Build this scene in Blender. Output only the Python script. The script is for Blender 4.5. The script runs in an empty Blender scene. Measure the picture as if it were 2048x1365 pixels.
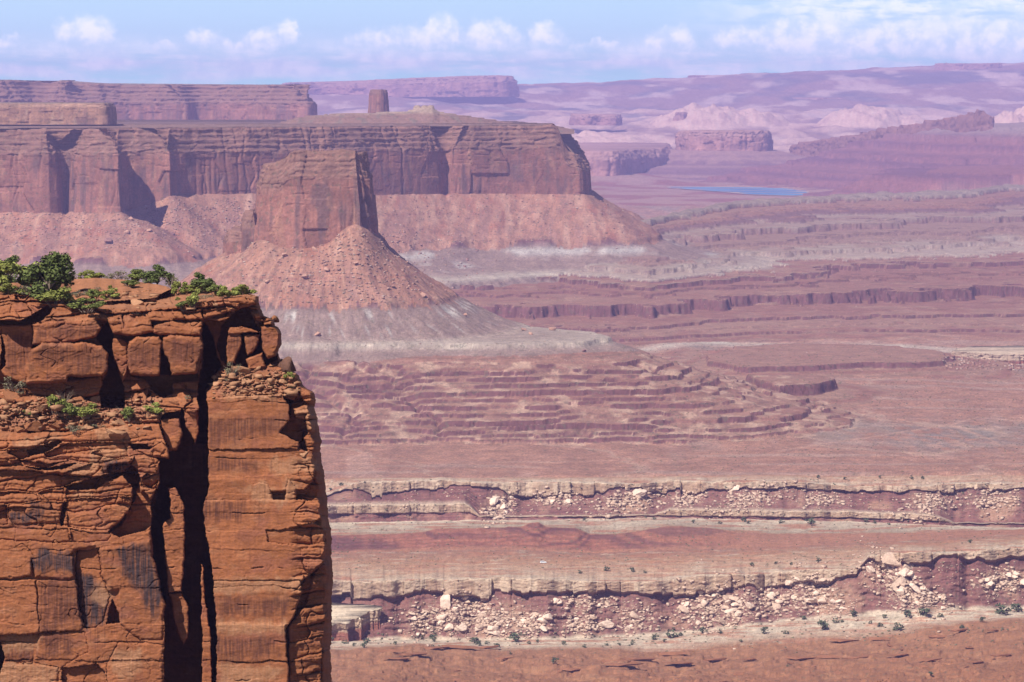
import bpy, math, random
import numpy as np
from mathutils import Vector, Matrix

# ------------------------------------------------------------------ camera, sky, sun, exposure
sc = bpy.context.scene
COL = sc.collection
FPX = 6000.0                      # focal length in photo pixels (2048 wide)
HORIZON = 200.0
PITCH = math.atan((682.5 - HORIZON) / FPX)
cam_d = bpy.data.cameras.new('camera')
cam = bpy.data.objects.new('camera', cam_d)
COL.objects.link(cam)
cam_d.sensor_width = 36.0
cam_d.lens = 36.0 * FPX / 2048.0
cam_d.clip_start = 1.0
cam_d.clip_end = 200000.0
cam.rotation_euler = (math.pi / 2 - PITCH, 0, 0)
sc.camera = cam

SUN_EL, SUN_AZ = 48.0, 215.0      # azimuth clockwise from +Y (view direction)
SUN_STRENGTH, SKY_STRENGTH = 5.0, 0.06
EXPOSURE = 0.75
HAZE_DENSITY = 4.9e-5
HAZE_COLOR = (0.53, 0.455, 1.0)
el, az = math.radians(SUN_EL), math.radians(SUN_AZ)
to_sun = Vector((math.sin(az) * math.cos(el), math.cos(az) * math.cos(el), math.sin(el)))
sun_d = bpy.data.lights.new('sun', 'SUN')
sun = bpy.data.objects.new('sun', sun_d)
COL.objects.link(sun)
sun.location = to_sun * 500
sun.rotation_euler = to_sun.to_track_quat('Z', 'Y').to_euler()
sun_d.energy = SUN_STRENGTH
sun_d.angle = math.radians(0.53)
sun_d.color = (1.0, 0.95, 0.87)

sc.view_settings.view_transform = 'Standard'
sc.view_settings.look = 'None'
sc.view_settings.exposure = EXPOSURE
sc.view_settings.gamma = 1.0
sc.render.engine = 'CYCLES'
sc.cycles.use_denoising = True
sc.cycles.max_bounces = 4
sc.cycles.diffuse_bounces = 3
sc.cycles.volume_bounces = 0
sc.cycles.use_adaptive_sampling = True


class NT:
    """small helper to write node graphs"""
    def __init__(self, tree):
        self.t = tree
        self.n = tree.nodes
        self.l = tree.links

    def node(self, typ, **kw):
        n = self.n.new(typ)
        for k, v in kw.items():
            setattr(n, k, v)
        return n

    def put(self, sock, v):
        if hasattr(v, 'is_linked'):
            self.l.new(v, sock)
        else:
            sock.default_value = v

    def math(self, op, a, b=0.0, clamp=False):
        n = self.node('ShaderNodeMath', operation=op, use_clamp=clamp)
        self.put(n.inputs[0], a)
        self.put(n.inputs[1], b)
        return n.outputs[0]

    def mix(self, fac, a, b, blend='MIX'):
        n = self.node('ShaderNodeMix', data_type='RGBA', blend_type=blend)
        n.clamp_factor = True
        self.put(n.inputs[0], fac)
        self.put(n.inputs[6], a)
        self.put(n.inputs[7], b)
        return n.outputs[2]

    def noise(self, vec, scale, detail=4, rough=0.55, dist=0.0):
        n = self.node('ShaderNodeTexNoise')
        self.l.new(vec, n.inputs['Vector'])
        n.inputs['Scale'].default_value = scale
        n.inputs['Detail'].default_value = detail
        n.inputs['Roughness'].default_value = rough
        n.inputs['Distortion'].default_value = dist
        return n.outputs['Fac']

    def ramp(self, v, lo, hi, a=0.0, b=1.0, smooth=True):
        n = self.node('ShaderNodeMapRange', interpolation_type='SMOOTHSTEP' if smooth else 'LINEAR')
        self.put(n.inputs['Value'], v)
        n.inputs['From Min'].default_value = lo
        n.inputs['From Max'].default_value = hi
        n.inputs['To Min'].default_value = a
        n.inputs['To Max'].default_value = b
        return n.outputs['Result']

    def scale(self, vec, s):
        n = self.node('ShaderNodeVectorMath', operation='MULTIPLY')
        self.l.new(vec, n.inputs[0])
        n.inputs[1].default_value = s
        return n.outputs[0]


def make_world():
    w = bpy.data.worlds.new('World')
    sc.world = w
    w.use_nodes = True
    g = NT(w.node_tree)
    g.n.clear()
    out = g.node('ShaderNodeOutputWorld')
    bg = g.node('ShaderNodeBackground')
    tc = g.node('ShaderNodeTexCoord')
    sky = g.node('ShaderNodeTexSky', sky_type='NISHITA')
    sky.sun_disc = False
    sky.sun_elevation = el
    sky.sun_rotation = az
    sky.altitude = 1800
    sky.dust_density = 0.4
    sky.ozone_density = 2.0
    lift = g.node('ShaderNodeVectorMath', operation='ADD')
    g.l.new(tc.outputs['Generated'], lift.inputs[0])
    lift.inputs[1].default_value = (0, 0, 0.20)
    nrm = g.node('ShaderNodeVectorMath', operation='NORMALIZE')
    g.l.new(lift.outputs[0], nrm.inputs[0])
    g.l.new(nrm.outputs[0], sky.inputs['Vector'])
    sep = g.node('ShaderNodeSeparateXYZ')
    g.l.new(tc.outputs['Generated'], sep.inputs[0])
    # heading and elevation of the view ray, in degrees
    hd = g.math('MULTIPLY', g.math('ARCTAN2', sep.outputs[0], sep.outputs[1]), 57.2958)
    ev = g.math('MULTIPLY', g.math('ARCSINE', sep.outputs[2]), 57.2958)
    cmb = g.node('ShaderNodeCombineXYZ')
    g.l.new(hd, cmb.inputs[0])
    g.l.new(ev, cmb.inputs[1])
    P = cmb.outputs[0]
    # cumulus heads standing on a low haze bank: (heading, base elevation, half width, height)
    heads = [(-8.05, .95, .75, .72), (-9.5, .95, .62, .28), (-6.6, .93, .5, .22), (-5.75, .93, .62, .46), (-4.75, .88, .62, .50), (-4.3, 1.02, .34, .52),
             (-2.1, .93, 1.35, .50), (-1.35, .98, .46, .74), (-.45, .95, .72, .64), (.68, 1.02, .50, .54), (1.7, .92, .7, .22), (3.05, .88, .62, .58),
             (4.3, .85, .80, .62), (5.6, .8, 1.3, .92), (7.4, .8, 1.8, .78), (9.2, .75, 1.4, .86)]
    wob = g.node('ShaderNodeTexNoise')
    g.l.new(P, wob.inputs['Vector'])
    wob.inputs['Scale'].default_value = 3.2
    wob.inputs['Detail'].default_value = 6
    wob.inputs['Roughness'].default_value = 0.62
    wsub = g.node('ShaderNodeVectorMath', operation='SUBTRACT')
    g.l.new(wob.outputs['Color'], wsub.inputs[0])
    wsub.inputs[1].default_value = (.5, .5, .5)
    wsc = g.scale(wsub.outputs[0], (.9, .55, 0))
    wad = g.node('ShaderNodeVectorMath', operation='ADD')
    g.l.new(P, wad.inputs[0])
    g.l.new(wsc, wad.inputs[1])
    s2 = g.node('ShaderNodeSeparateXYZ')
    g.l.new(wad.outputs[0], s2.inputs[0])
    best = None
    for h, b, wd, ht in heads:
        dx = g.math('DIVIDE', g.math('SUBTRACT', s2.outputs[0], h), wd)
        dy = g.math('DIVIDE', g.math('SUBTRACT', s2.outputs[1], b), ht)
        r2 = g.math('ADD', g.math('MULTIPLY', dx, dx), g.math('MULTIPLY', dy, dy))
        v = g.ramp(r2, 1.1, 0.35)
        # flat, soft undersides
        v = g.math('MULTIPLY', v, g.ramp(s2.outputs[1], b - .12, b + .22))
        best = v if best is None else g.math('MAXIMUM', best, v)
    # broad layered bank above the horizon and the high deck at the upper right
    st = g.noise(g.scale(P, (.55, 3.2, 1)), 1.0, 6, .6)
    bank = g.math('MULTIPLY', g.ramp(st, .35, .60), g.ramp(ev, 1.35, .75))
    bank = g.math('MULTIPLY', bank, g.ramp(ev, .05, .6, .25, 1.0))
    bank = g.math('MULTIPLY', bank, .95)
    st2 = g.noise(g.scale(P, (.7, 3.5, 1)), 1.3, 6, .6)
    deck = g.math('MULTIPLY', g.ramp(hd, 2.6, 6.2), g.ramp(st2, .36, .56))
    deck = g.math('MULTIPLY', deck, .8)
    lit = g.noise(P, 2.6, 6, .6)
    cov = g.math('MAXIMUM', g.math('MULTIPLY', best, g.ramp(lit, .28, .60, .55, 1.0)), g.math('MAXIMUM', bank, deck))
    cov = g.math('MULTIPLY', cov, .84)
    ccol = g.mix(g.ramp(lit, .35, .62), (9.6, 11.6, 13.2, 1), (14.6, 14.6, 14.8, 1))
    # clouds over the rest of the sky stay out of it: only near the horizon
    cov = g.math('MULTIPLY', cov, g.ramp(ev, 5.0, 2.6))
    skyc = g.mix(1.0, sky.outputs[0], SKY_TINT, 'MULTIPLY')
    # pale air low over the horizon
    air = g.ramp(ev, 14.0, -2.0, 0.0, 0.92)
    aircol = g.mix(g.ramp(ev, .0, 1.3), (5.0, 14.6, 13.4, 1), (7.2, 11.0, 13.2, 1))
    skyc = g.mix(air, skyc, aircol)
    col = g.mix(cov, skyc, ccol)
    # desert beyond the modelled country, below the horizon
    col = g.mix(g.ramp(ev, -.6, -2.0), col, (3.0, 1.7, 1.25, 1))
    g.l.new(col, bg.inputs[0])
    bg.inputs[1].default_value = SKY_STRENGTH
    g.l.new(bg.outputs[0], out.inputs[0])


SKY_TINT = (1.0, 1.0, 1.0, 1)
make_world()

# ------------------------------------------------------------------ numeric noise
def _hash(ix, iy, seed):
    h = (ix.astype(np.int64) * 374761393 + iy.astype(np.int64) * 668265263 + seed * 1442695041) & 0xFFFFFFFF
    h = ((h ^ (h >> 13)) * 1274126177) & 0xFFFFFFFF
    return ((h ^ (h >> 16)) & 0xFFFFFF).astype(np.float32) / float(0xFFFFFF)


def vnoise(x, y, seed=0):
    """gradient noise, about -1..1"""
    x = np.asarray(x, np.float64); y = np.asarray(y, np.float64)
    x, y = np.broadcast_arrays(x, y)
    ix = np.floor(x); iy = np.floor(y)
    fx = (x - ix).astype(np.float32); fy = (y - iy).astype(np.float32)
    u = fx * fx * fx * (fx * (fx * 6 - 15) + 10); v = fy * fy * fy * (fy * (fy * 6 - 15) + 10)

    def g(dx, dy):
        a = _hash(ix + dx, iy + dy, seed) * 6.2831853
        return np.cos(a) * (fx - dx) + np.sin(a) * (fy - dy)
    a = g(0, 0); b = g(1, 0); c = g(0, 1); d = g(1, 1)
    return ((a + (b - a) * u) * (1 - v) + (c + (d - c) * u) * v) * 1.5


def fbm(x, y, o=4, seed=0, gain=.5):
    s = 0; a = 1.0; t = 0
    for k in range(o):
        s = s + a * vnoise(np.asarray(x) * 2.03 ** k + 17.3 * k, np.asarray(y) * 2.03 ** k - 9.1 * k, seed + k)
        t += a; a *= gain
    return s / t * 1.4


def rnd(i, seed):
    return _hash(np.asarray(i), np.asarray(i) * 0 + 7, seed)


def sst(a, b, x):
    t = np.clip((x - a) / (b - a), 0, 1)
    return t * t * (3 - 2 * t)


def lerp(a, b, t):
    return a + (b - a) * t


def mixc(c0, c1, t):
    t = np.asarray(t)[..., None]
    return c0 * (1 - t) + np.asarray(c1) * t


# ------------------------------------------------------------------ photo pixel + distance -> world
_ct, _st = math.cos(PITCH), math.sin(PITCH)


def P(px, py, Y):
    """point at distance Y (metres along +Y) seen in photo pixel px, py"""
    a = (np.asarray(px, float) - 1024) / FPX
    b = -(np.asarray(py, float) - 682.5) / FPX
    dy = _ct + b * _st
    dz = -_st + b * _ct
    return np.stack(np.broadcast_arrays(a / dy * Y, np.asarray(Y, float) + 0 * a, dz / dy * Y), -1)


def PZ(py, Y):
    b = -(np.asarray(py, float) - 682.5) / FPX
    return (-_st + b * _ct) / (_ct + b * _st) * Y


# ------------------------------------------------------------------ materials
def rock_material(name, scales, var=.28, bump=.5, bump_dist=.4, rough=.95, attr=True, base=(.4, .2, .1, 1), streak=None, tint=(1, 1, 1, 1), speck=None):
    m = bpy.data.materials.new(name)
    m.use_nodes = True
    g = NT(m.node_tree)
    bs = g.n['Principled BSDF']
    bs.inputs['Roughness'].default_value = rough
    bs.inputs['Specular IOR Level'].default_value = .12
    geo = g.node('ShaderNodeNewGeometry')
    pos = geo.outputs['Position']
    if attr:
        a = g.node('ShaderNodeAttribute', attribute_name='Col')
        c = g.mix(1.0, a.outputs['Color'], tint, 'MULTIPLY')
    else:
        r = g.node('ShaderNodeRGB'); r.outputs[0].default_value = base
        c = r.outputs[0]
    h = None
    for k, s in enumerate(scales):
        n = g.noise(pos, s, 5, .65)
        f = g.ramp(n, .28, .72, 1 - var, 1 + var, False)
        c = g.mix(1.0, c, f, 'MULTIPLY')
        h = n if h is None else g.math('ADD', h, n)
    if speck:
        n = g.noise(pos, speck[0], 3, .7)
        c = g.mix(g.math('MULTIPLY', g.ramp(n, .56, .64), speck[1]), c, (.085, .075, .05, 1))
        n2 = g.noise(g.scale(pos, (.6, .8, 1)), speck[0], 3, .7)
        c = g.mix(g.math('MULTIPLY', g.ramp(n2, .58, .66), speck[1]), c, g.mix(1.0, c, (1.5, 1.5, 1.5, 1), 'MULTIPLY'))
    if streak:
        n = g.noise(g.scale(pos, streak), 1.0, 4, .6)
        c = g.mix(1.0, c, g.ramp(n, .3, .7, .82, 1.12, False), 'MULTIPLY')
    g.l.new(c, bs.inputs['Base Color'])
    if bump:
        b = g.node('ShaderNodeBump')
        b.inputs['Strength'].default_value = bump
        b.inputs['Distance'].default_value = bump_dist
        g.l.new(h, b.inputs['Height'])
        g.l.new(b.outputs[0], bs.inputs['Normal'])
    return m


# ------------------------------------------------------------------ meshes and tags
def tag(o, label=None, cat=None, group=None, kind=None):
    if label: o['label'] = label
    if cat: o['category'] = cat
    if group: o['group'] = group
    if kind: o['kind'] = kind
    return o


def raw_mesh(name, verts, faces, mat=None, cols=None, smooth=False, parent=None):
    """verts (n,3), faces (m,k) with a constant k, cols (n,3)"""
    verts = np.asarray(verts, np.float32); faces = np.asarray(faces, np.int32)
    me = bpy.data.meshes.new(name)
    me.vertices.add(len(verts)); me.vertices.foreach_set('co', verts.ravel())
    k = faces.shape[1]
    me.loops.add(faces.size); me.loops.foreach_set('vertex_index', faces.ravel())
    me.polygons.add(len(faces))
    me.polygons.foreach_set('loop_start', np.arange(0, faces.size, k, dtype=np.int32))
    me.update(calc_edges=True)
    if smooth:
        me.polygons.foreach_set('use_smooth', np.ones(len(faces), bool))
    if cols is not None:
        a = me.color_attributes.new('Col', 'FLOAT_COLOR', 'POINT')
        c = np.ones((len(verts), 4), np.float32); c[:, :3] = np.clip(cols, .004, .9)
        a.data.foreach_set('color', c.ravel())
    if mat: me.materials.append(mat)
    me.validate()
    o = bpy.data.objects.new(name, me)
    COL.objects.link(o)
    if parent: o.parent = parent
    return o


def grid_faces(n, m, flip=False, keep=None):
    i = np.arange(n * m).reshape(n, m)
    f = np.stack([i[:-1, :-1], i[:-1, 1:], i[1:, 1:], i[1:, :-1]], -1)
    if keep is not None:
        f = f[keep]
    f = f.reshape(-1, 4)
    return f[:, ::-1] if flip else f


def grid_mesh(name, v, c, mat, smooth=True, flip=False, keep=None):
    n, m = v.shape[:2]
    return raw_mesh(name, v.reshape(-1, 3), grid_faces(n, m, flip, keep), mat, None if c is None else c.reshape(-1, 3), smooth)


def seg_dist(x, y, poly, closed=True):
    """unsigned distance to a polyline and, when closed, inside flag"""
    poly = np.asarray(poly, float)
    d2 = np.full(np.shape(x), 1e18)
    ins = np.zeros(np.shape(x), bool)
    n = len(poly)
    for k in range(n if closed else n - 1):
        ax, ay = poly[k]; bx, by = poly[(k + 1) % n]
        ex, ey = bx - ax, by - ay
        L = ex * ex + ey * ey + 1e-12
        t = np.clip(((x - ax) * ex + (y - ay) * ey) / L, 0, 1)
        q = (x - ax - t * ex) ** 2 + (y - ay - t * ey) ** 2
        d2 = np.minimum(d2, q)
        if closed:
            cr = ((ay > y) != (by > y)) & (x < ex * (y - ay) / (ey if abs(ey) > 1e-12 else 1e-12) + ax)
            ins ^= cr
    return np.sqrt(d2), ins


def sdist(x, y, poly):
    d, i = seg_dist(x, y, poly)
    return np.where(i, -d, d)


def plan(pts):
    """(px, Y) pairs -> plan polygon"""
    return np.array([((p[0] - 1024) / FPX * p[1], p[1]) for p in pts], float)
# ------------------------------------------------------------------ cliffs of buttes and mesas
from mathutils.geometry import tessellate_polygon


def resample(pts, ds, smooth=2):
    """closed polygon rows (x, y, extra...) at even steps, corners eased"""
    p = np.asarray(pts, float)
    for _ in range(smooth):
        q = np.roll(p, -1, 0)
        p = np.stack([.82 * p + .18 * q, .18 * p + .82 * q], 1).reshape(-1, p.shape[1])
    q = np.roll(p, -1, 0)
    L = np.hypot(*(q - p)[:, :2].T)
    cum = np.concatenate([[0], np.cumsum(L)])
    n = max(24, int(cum[-1] / ds))
    s = np.linspace(0, cum[-1], n, endpoint=False)
    pc = np.vstack([p, p[:1]])
    return np.stack([np.interp(s, cum, pc[:, k]) for k in range(p.shape[1])], 1), s


WALL_C = np.array([.39, .175, .125]); LEDGE_C = np.array([.30, .165, .12]); VARN_C = np.array([.21, .12, .105]); FRESH_C = np.array([.52, .27, .17])


def cliff(name, pts, z0, z1, mat, ds=2.5, nv=70, amp=6.0, cell=26.0, ledge=.27, setback=16.0, taper=.06, seed=1,
          cols=(WALL_C, LEDGE_C, VARN_C, FRESH_C), notch=(), top_noise=2.0, cap_c=None, smooth=2, streak=1.0, crack=1.0):
    """a cliff-sided landform: plan points (px, Y, z top or None) are walked round, the face is jointed, streaked and ledged"""
    arr = [((p[0] - 1024) / FPX * p[1], p[1], z1 if len(p) < 3 or p[2] is None else p[2]) for p in pts]
    a, s = resample(arr, ds, smooth)
    n = len(a)
    xy = a[:, :2]
    tn = np.roll(xy, -2, 0) - np.roll(xy, 2, 0)
    area = np.sum(xy[:, 0] * np.roll(xy[:, 1], -1) - np.roll(xy[:, 0], -1) * xy[:, 1])
    tn /= np.linalg.norm(tn, axis=1)[:, None] + 1e-9
    nr = np.stack([tn[:, 1], -tn[:, 0]], 1) * (1 if area > 0 else -1)
    for _ in range(4):
        nr = (np.roll(nr, 1, 0) + nr + np.roll(nr, -1, 0)) / 3
    nr /= np.linalg.norm(nr, axis=1)[:, None] + 1e-9
    v = np.linspace(0, 1, nv)[:, None]
    S = s[None, :] + 0 * v
    top = a[:, 2][None, :] + top_noise * fbm(s / 45, s * 0 + seed, 4, seed + 9)[None, :]
    Hh = (top - z0)
    Z = z0 + Hh * v
    h = float(np.mean(Hh))
    w = S + 2.6 * fbm(S / 60, Z / 160, 3, seed)
    off = amp * 1.1 * fbm(S / (cell * 5), Z / 900, 3, seed + 1)
    tone = np.zeros(S.shape)
    # joint-bounded slabs: every cell stands a little proud or back, slabs end at different heights
    for cw, ca, sd in ((cell, .40, 2), (cell * .42, .15, 3), (cell * .16, .07, 30)):
        ww = w / cw + .35 * vnoise(S / cw / 3, Z / 40, seed + sd)
        idx = np.floor(ww)
        brk = rnd(idx, seed + 40 + sd)
        lv = np.floor((Z - z0) / h * (1.2 + 2.2 * brk) + brk * 3)
        off = off + amp * ca * (rnd(idx * 13 + lv, seed + 20 + sd) - .5) * 2
        fr = ww - idx
        edge = np.minimum(fr, 1 - fr) * cw
        tone = tone + (.16 if ca > .2 else .06) * (rnd(idx * 7 + lv, seed + 80 + sd) - .5) * 2
        off = off - crack * (amp * .45 * (rnd(idx + (fr > .5), seed + 60 + sd) > .55)) * np.exp(-(edge / 1.6) ** 2) * sst(-.1, .3, vnoise(S / 90, Z / 200, seed + 75))
    off = off + amp * .07 * fbm(S / 14, Z / 50, 4, seed + 4) + amp * .05 * fbm(S / 6, Z / 6, 3, seed + 5)
    tall = vnoise(w / (cell * .8), Z / (h * 1.5), seed + 70)
    off = off - crack * amp * .5 * sst(-.1, .35, vnoise(S / 120, S * 0, seed + 76)) * np.exp(-(tall / .045) ** 2) * sst(.0, .35, vnoise(S / 70, Z / 45, seed + 71))
    for (ns, nw, nd) in notch:
        pxc = (1024 + FPX * xy[:, 0] / xy[:, 1])[None, :] - (1 - v) * 20
        front = (xy[:, 1] < np.mean(xy[:, 1]))[None, :]
        off = off - nd * np.exp(-((pxc - ns) / (nw * (.75 + .5 * v))) ** 4) * front * sst(1.0, .9, v) - .5 * nd * np.exp(-((pxc - ns - 15) / (nw * .4)) ** 4) * front
    # thin-bedded upper part steps back in ledges
    lv0 = 1 - ledge
    q = np.clip((v - lv0) / max(ledge, 1e-3), 0, 1) + .035 * fbm(S / 70, Z / 30, 3, seed + 6)
    nst = 5
    st = (np.floor(q * nst) + sst(.55, 1.0, q * nst - np.floor(q * nst))) / nst
    off = off - setback * np.clip(st, 0, 1) * (.7 + .6 * fbm(S / 90, S * 0, 3, seed + 7)) + (v > lv0) * amp * .55 * (rnd(np.floor(S / 11 + 1.5 * vnoise(S / 30, Z / 9, seed + 8)) * 31 + np.floor(Z / (h * ledge / 6) + .3 * vnoise(S / 25, Z / 20, seed + 18)), seed + 19) - .5)
    hb = Z / (h * .085) + .35 * fbm(S / 60, Z / 30, 3, seed + 72)
    off = off - crack * amp * .30 * np.exp(-((hb - np.round(hb)) / .07) ** 2) * sst(.0, .4, vnoise(S / 35, np.round(hb) * 3.1, seed + 73)) * sst(.35, .6, v)
    off = off - taper * (Z - z0)
    X = xy[None, :, 0] + nr[None, :, 0] * off
    Y = xy[None, :, 1] + nr[None, :, 1] * off
    # colour: varnish streaks, fresh scars, beds
    base, led, varn, fresh = cols
    c = np.broadcast_to(base, X.shape + (3,)).copy()
    c *= (1 + .16 * fbm(S / 40, Z / 60, 4, seed + 11))[..., None]
    c *= (1 + tone)[..., None]
    vz = .8 * fbm(w / 15, Z / 160, 4, seed + 12) + .35 * vnoise(S / 110, Z / 80, seed + 17) + .5 * fbm(S / 60, Z / 60, 3, seed + 13)
    c = mixc(c, varn, np.clip(sst(.0, .45, vz) * .85 * streak, 0, 1))
    fz = fbm(w / 22, Z / 70, 4, seed + 14)
    c = mixc(c, fresh, sst(.30, .62, fz) * .55 * streak)
    lb = sst(lv0 - .06, lv0 + .06, v + .05 * fbm(S / 50, Z / 30, 3, seed + 15))
    bed = vnoise(Z / 3.2 + .6 * fbm(S / 120, Z / 20, 2, seed), S / 900, seed + 16)
    c = mixc(c, np.asarray(led) * (1 + .0), lb * .8)
    c *= (1 + .22 * bed * (.25 + .75 * lb))[..., None]
    verts = np.stack([X, Y, Z], -1).reshape(-1, 3)
    i = np.arange(nv * n).reshape(nv, n)
    j = np.roll(i, -1, 1)
    f = np.stack([i[:-1], j[:-1], j[1:], i[1:]], -1).reshape(-1, 4)
    if area < 0: f = f[:, ::-1]
    tris = np.concatenate([f[:, [0, 1, 2]], f[:, [0, 2, 3]]])
    rim = verts[i[-1]]
    step = max(1, n // 500)
    sub = np.arange(0, n, step)
    tt = np.array([t for t in tessellate_polygon([[Vector((p[0], p[1], 0)) for p in rim[sub]]])], int)
    tt = i[-1][sub][tt]
    p0, p1, p2 = verts[tt[:, 0]], verts[tt[:, 1]], verts[tt[:, 2]]
    nz = (p1 - p0)[:, 0] * (p2 - p0)[:, 1] - (p1 - p0)[:, 1] * (p2 - p0)[:, 0]
    tt[nz < 0] = tt[nz < 0][:, ::-1]
    cols_ = c.reshape(-1, 3)
    if cap_c is not None:
        cols_[i[-1]] = cap_c
    tris = np.concatenate([tris, tt])
    return raw_mesh(name, verts, tris, mat, cols_, False)


M_MID = rock_material('canyon_rock', (.05, .3), var=.22, bump=.6, bump_dist=1.6, tint=(.545, .54, .545, 1), speck=(.16, .5))
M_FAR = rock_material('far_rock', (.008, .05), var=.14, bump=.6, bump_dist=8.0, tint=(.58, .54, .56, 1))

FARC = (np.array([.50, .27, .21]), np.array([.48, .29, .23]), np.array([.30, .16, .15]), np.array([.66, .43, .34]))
BUTTE = [(506, 3474, -76), (530, 3460, -76), (556, 3458, -74), (574, 3456, -59), (600, 3452, -58), (690, 3454, -58), (722, 3455, -58), (742, 3464, -60), (757, 3486, -62), (766, 3560, -62), (700, 3654, -60), (540, 3636, -74), (500, 3564, -76)]
SHOULDER = [(442, 3506), (470, 3490), (516, 3484), (522, 3580), (452, 3580)]
SHOULDER2 = [(476, 3486), (492, 3480), (518, 3478), (522, 3560), (484, 3560)]
MESA = [(-1400, 5000), (-900, 4960), (-420, 4930), (-150, 4915), (0, 4920), (95, 4900), (120, 4918), (131, 4958), (147, 4908), (178, 4890), (240, 4868), (246, 4884), (250, 5016), (300, 5030), (341, 5014),
        (348, 5034), (362, 5054), (400, 5085), (510, 5140), (600, 5200), (700, 5260), (760, 5320), (880, 5410), (891, 5450), (902, 5420), (1020, 5470), (1090, 5485), (1118, 5490, -42), (1136, 5492, -92), (1164, 5495, -100), (1180, 5530, -110), (1188, 5700, -100), (1140, 6500), (700, 7000), (-1400, 7000)]
TIER = [(-400, 5300), (0, 5330), (120, 5335), (195, 5330), (222, 5335), (232, 5420), (235, 5700), (100, 6000), (-400, 6000)]
FARMESA = [(-500, 9000), (-100, 9100), (55, 9200), (66, 9320), (95, 9330), (100, 9200), (250, 9320), (375, 9260), (392, 9330), (425, 9330), (436, 9260), (560, 9150), (612, 9080), (632, 9100), (636, 9350), (500, 11500), (-500, 11500)]
TOWER = [(733, 7560), (742, 7542), (764, 7538), (780, 7556), (783, 7600), (765, 7630), (738, 7620)]
REMNANT = [(1343, 13300), (1365, 13000), (1430, 12950), (1500, 12950), (1540, 13000), (1545, 13200), (1500, 13500), (1400, 13600)]
LOWCLIFF = [(1110, 12600), (1150, 12100), (1200, 12000), (1250, 12050), (1262, 12350), (1345, 12900), (1350, 14500), (1100, 14500)]
FIN = [(1556, 13350, -212), (1640, 13050, -170), (1740, 12700, -134), (1830, 12400, -96), (1900, 12150, -70), (1930, 12050, -55), (1942, 12000, -32), (1965, 11980, -52), (1994, 11950, -84), (2000, 12050, -90),
       (1960, 12200, -60), (1850, 12600, -120), (1740, 12900, -155), (1600, 13500, -215)]
FAR_A = [(560, 21500), (650, 21800), (730, 21500), (840, 21300), (900, 21000), (960, 20900), (1028, 20950), (1036, 21500), (900, 23000), (560, 23000)]

# ------------------------------------------------------------------ elevation of the canyon country beyond the white rim
STRATA = [(-345, 3.5), (-340.6, 2), (-337.4, 4), (-331, 16), (-313.5, 3), (-309.5, 7), (-301, 4), (-295.5, 7.5), (-286.6, 3), (-282.6, 5), (-275.5, 12), (-262, 5), (-255.6, 3), (-251.4, 2.6), (-247.5, 8)]
STRATA_ALT = [(-344.5, 3), (-340, 2), (-336.5, 5), (-330, 3), (-325.5, 3), (-320.5, 6), (-313, 3), (-308.5, 3), (-303.5, 5), (-297, 3)]
STRATA_NEAR = [(-346, 2), (-343, 3), (-338.5, 3.5), (-333.5, 5.2), (-327, 3), (-322.5, 4.6), (-316.5, 3), (-312, 5), (-305.5, 3), (-300.5, 4), (-295, 3)]


def terrace(raw, strata, sharp):
    """squeeze the rise at every hard bed into a short steep step"""
    xs, ys = [-900.0], [-900.0]
    for z, h in strata:
        c = z + h / 2
        g = h * sharp / 2
        if z - .3 <= xs[-1]: z = xs[-1] + .5
        xs += [c - g, c + g]; ys += [z, z + h]
    xs += [900.0]; ys += [900.0]
    xs = np.maximum.accumulate(np.array(xs)); ys = np.maximum.accumulate(np.array(ys))
    return np.interp(raw, xs, ys)


PLAT = [(380, 3300), (600, 3290), (760, 3275), (900, 3285), (1040, 3290), (1150, 3320), (1197, 3370), (1180, 3470), (1040, 3560), (900, 3660), (700, 3800), (420, 3800)]
APRON = [(300, 2985), (700, 2980), (1000, 2985), (1300, 2995), (1500, 3010), (1650, 3050), (1765, 3120), (1740, 3300), (1640, 3450), (1520, 3640), (1420, 3800), (1150, 4000), (600, 4100), (300, 4000)]
SCARP = [(1430, 3830), (1500, 3760), (1640, 3790), (1780, 3800), (1900, 3830), (1925, 3900), (1800, 4080), (1450, 4080)]
SPUR = [(1100, 3420), (1240, 3430), (1330, 3450), (1420, 3500), (1440, 3560), (1350, 3640), (1150, 3700)]
SPUR2 = [(560, 3190), (800, 3180), (1000, 3200), (1200, 3230), (1380, 3260), (1500, 3320), (1560, 3400), (1400, 3560), (560, 3500)]
SPUR4 = [(560, 3080), (800, 3070), (1000, 3075), (1300, 3090), (1500, 3120), (1640, 3130), (1740, 3180), (1700, 3260), (1500, 3300), (560, 3300)]
SPUR3 = [(1560, 3420), (1640, 3450), (1676, 3510), (1640, 3560), (1500, 3560)]
RIGHTHILL = [(1850, 12600), (1960, 11900), (2060, 11500), (2500, 11300), (2500, 13500), (1960, 13200)]
REDBENCH = [(1770, 9900), (1900, 9500), (2060, 9300), (2500, 9300), (2500, 11000), (1800, 10900)]
DOMES = [(1410, 17300, 330, 900, 95), (1500, 17500, 260, 800, 70), (1470, 17200, 150, 500, 40), (1730, 17600, 300, 800, 105), (1690, 17300, 160, 500, 60), (1800, 17600, 200, 600, 60), (1880, 17300, 200, 600, 30), (1610, 17400, 220, 500, 20),
         (2020, 16000, 200, 700, 120), (2060, 15900, 260, 700, 150), (1180, 15500, 500, 700, 35), (1290, 15300, 300, 600, 22), (830, 17600, 900, 900, 20), (1010, 16000, 220, 600, 40)]
FARZ_Y = [2000, 2720, 4300, 7800, 9000, 12700, 13300, 14500, 16000, 18500, 20500, 21500, 22500, 23300, 24000, 24800, 27500]
FARZ_Z = [-345, -345, -350, -338, -334, -331, -318, -270, -205, -120, -45, 14, 54, 79, 94, 101, 70]


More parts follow.
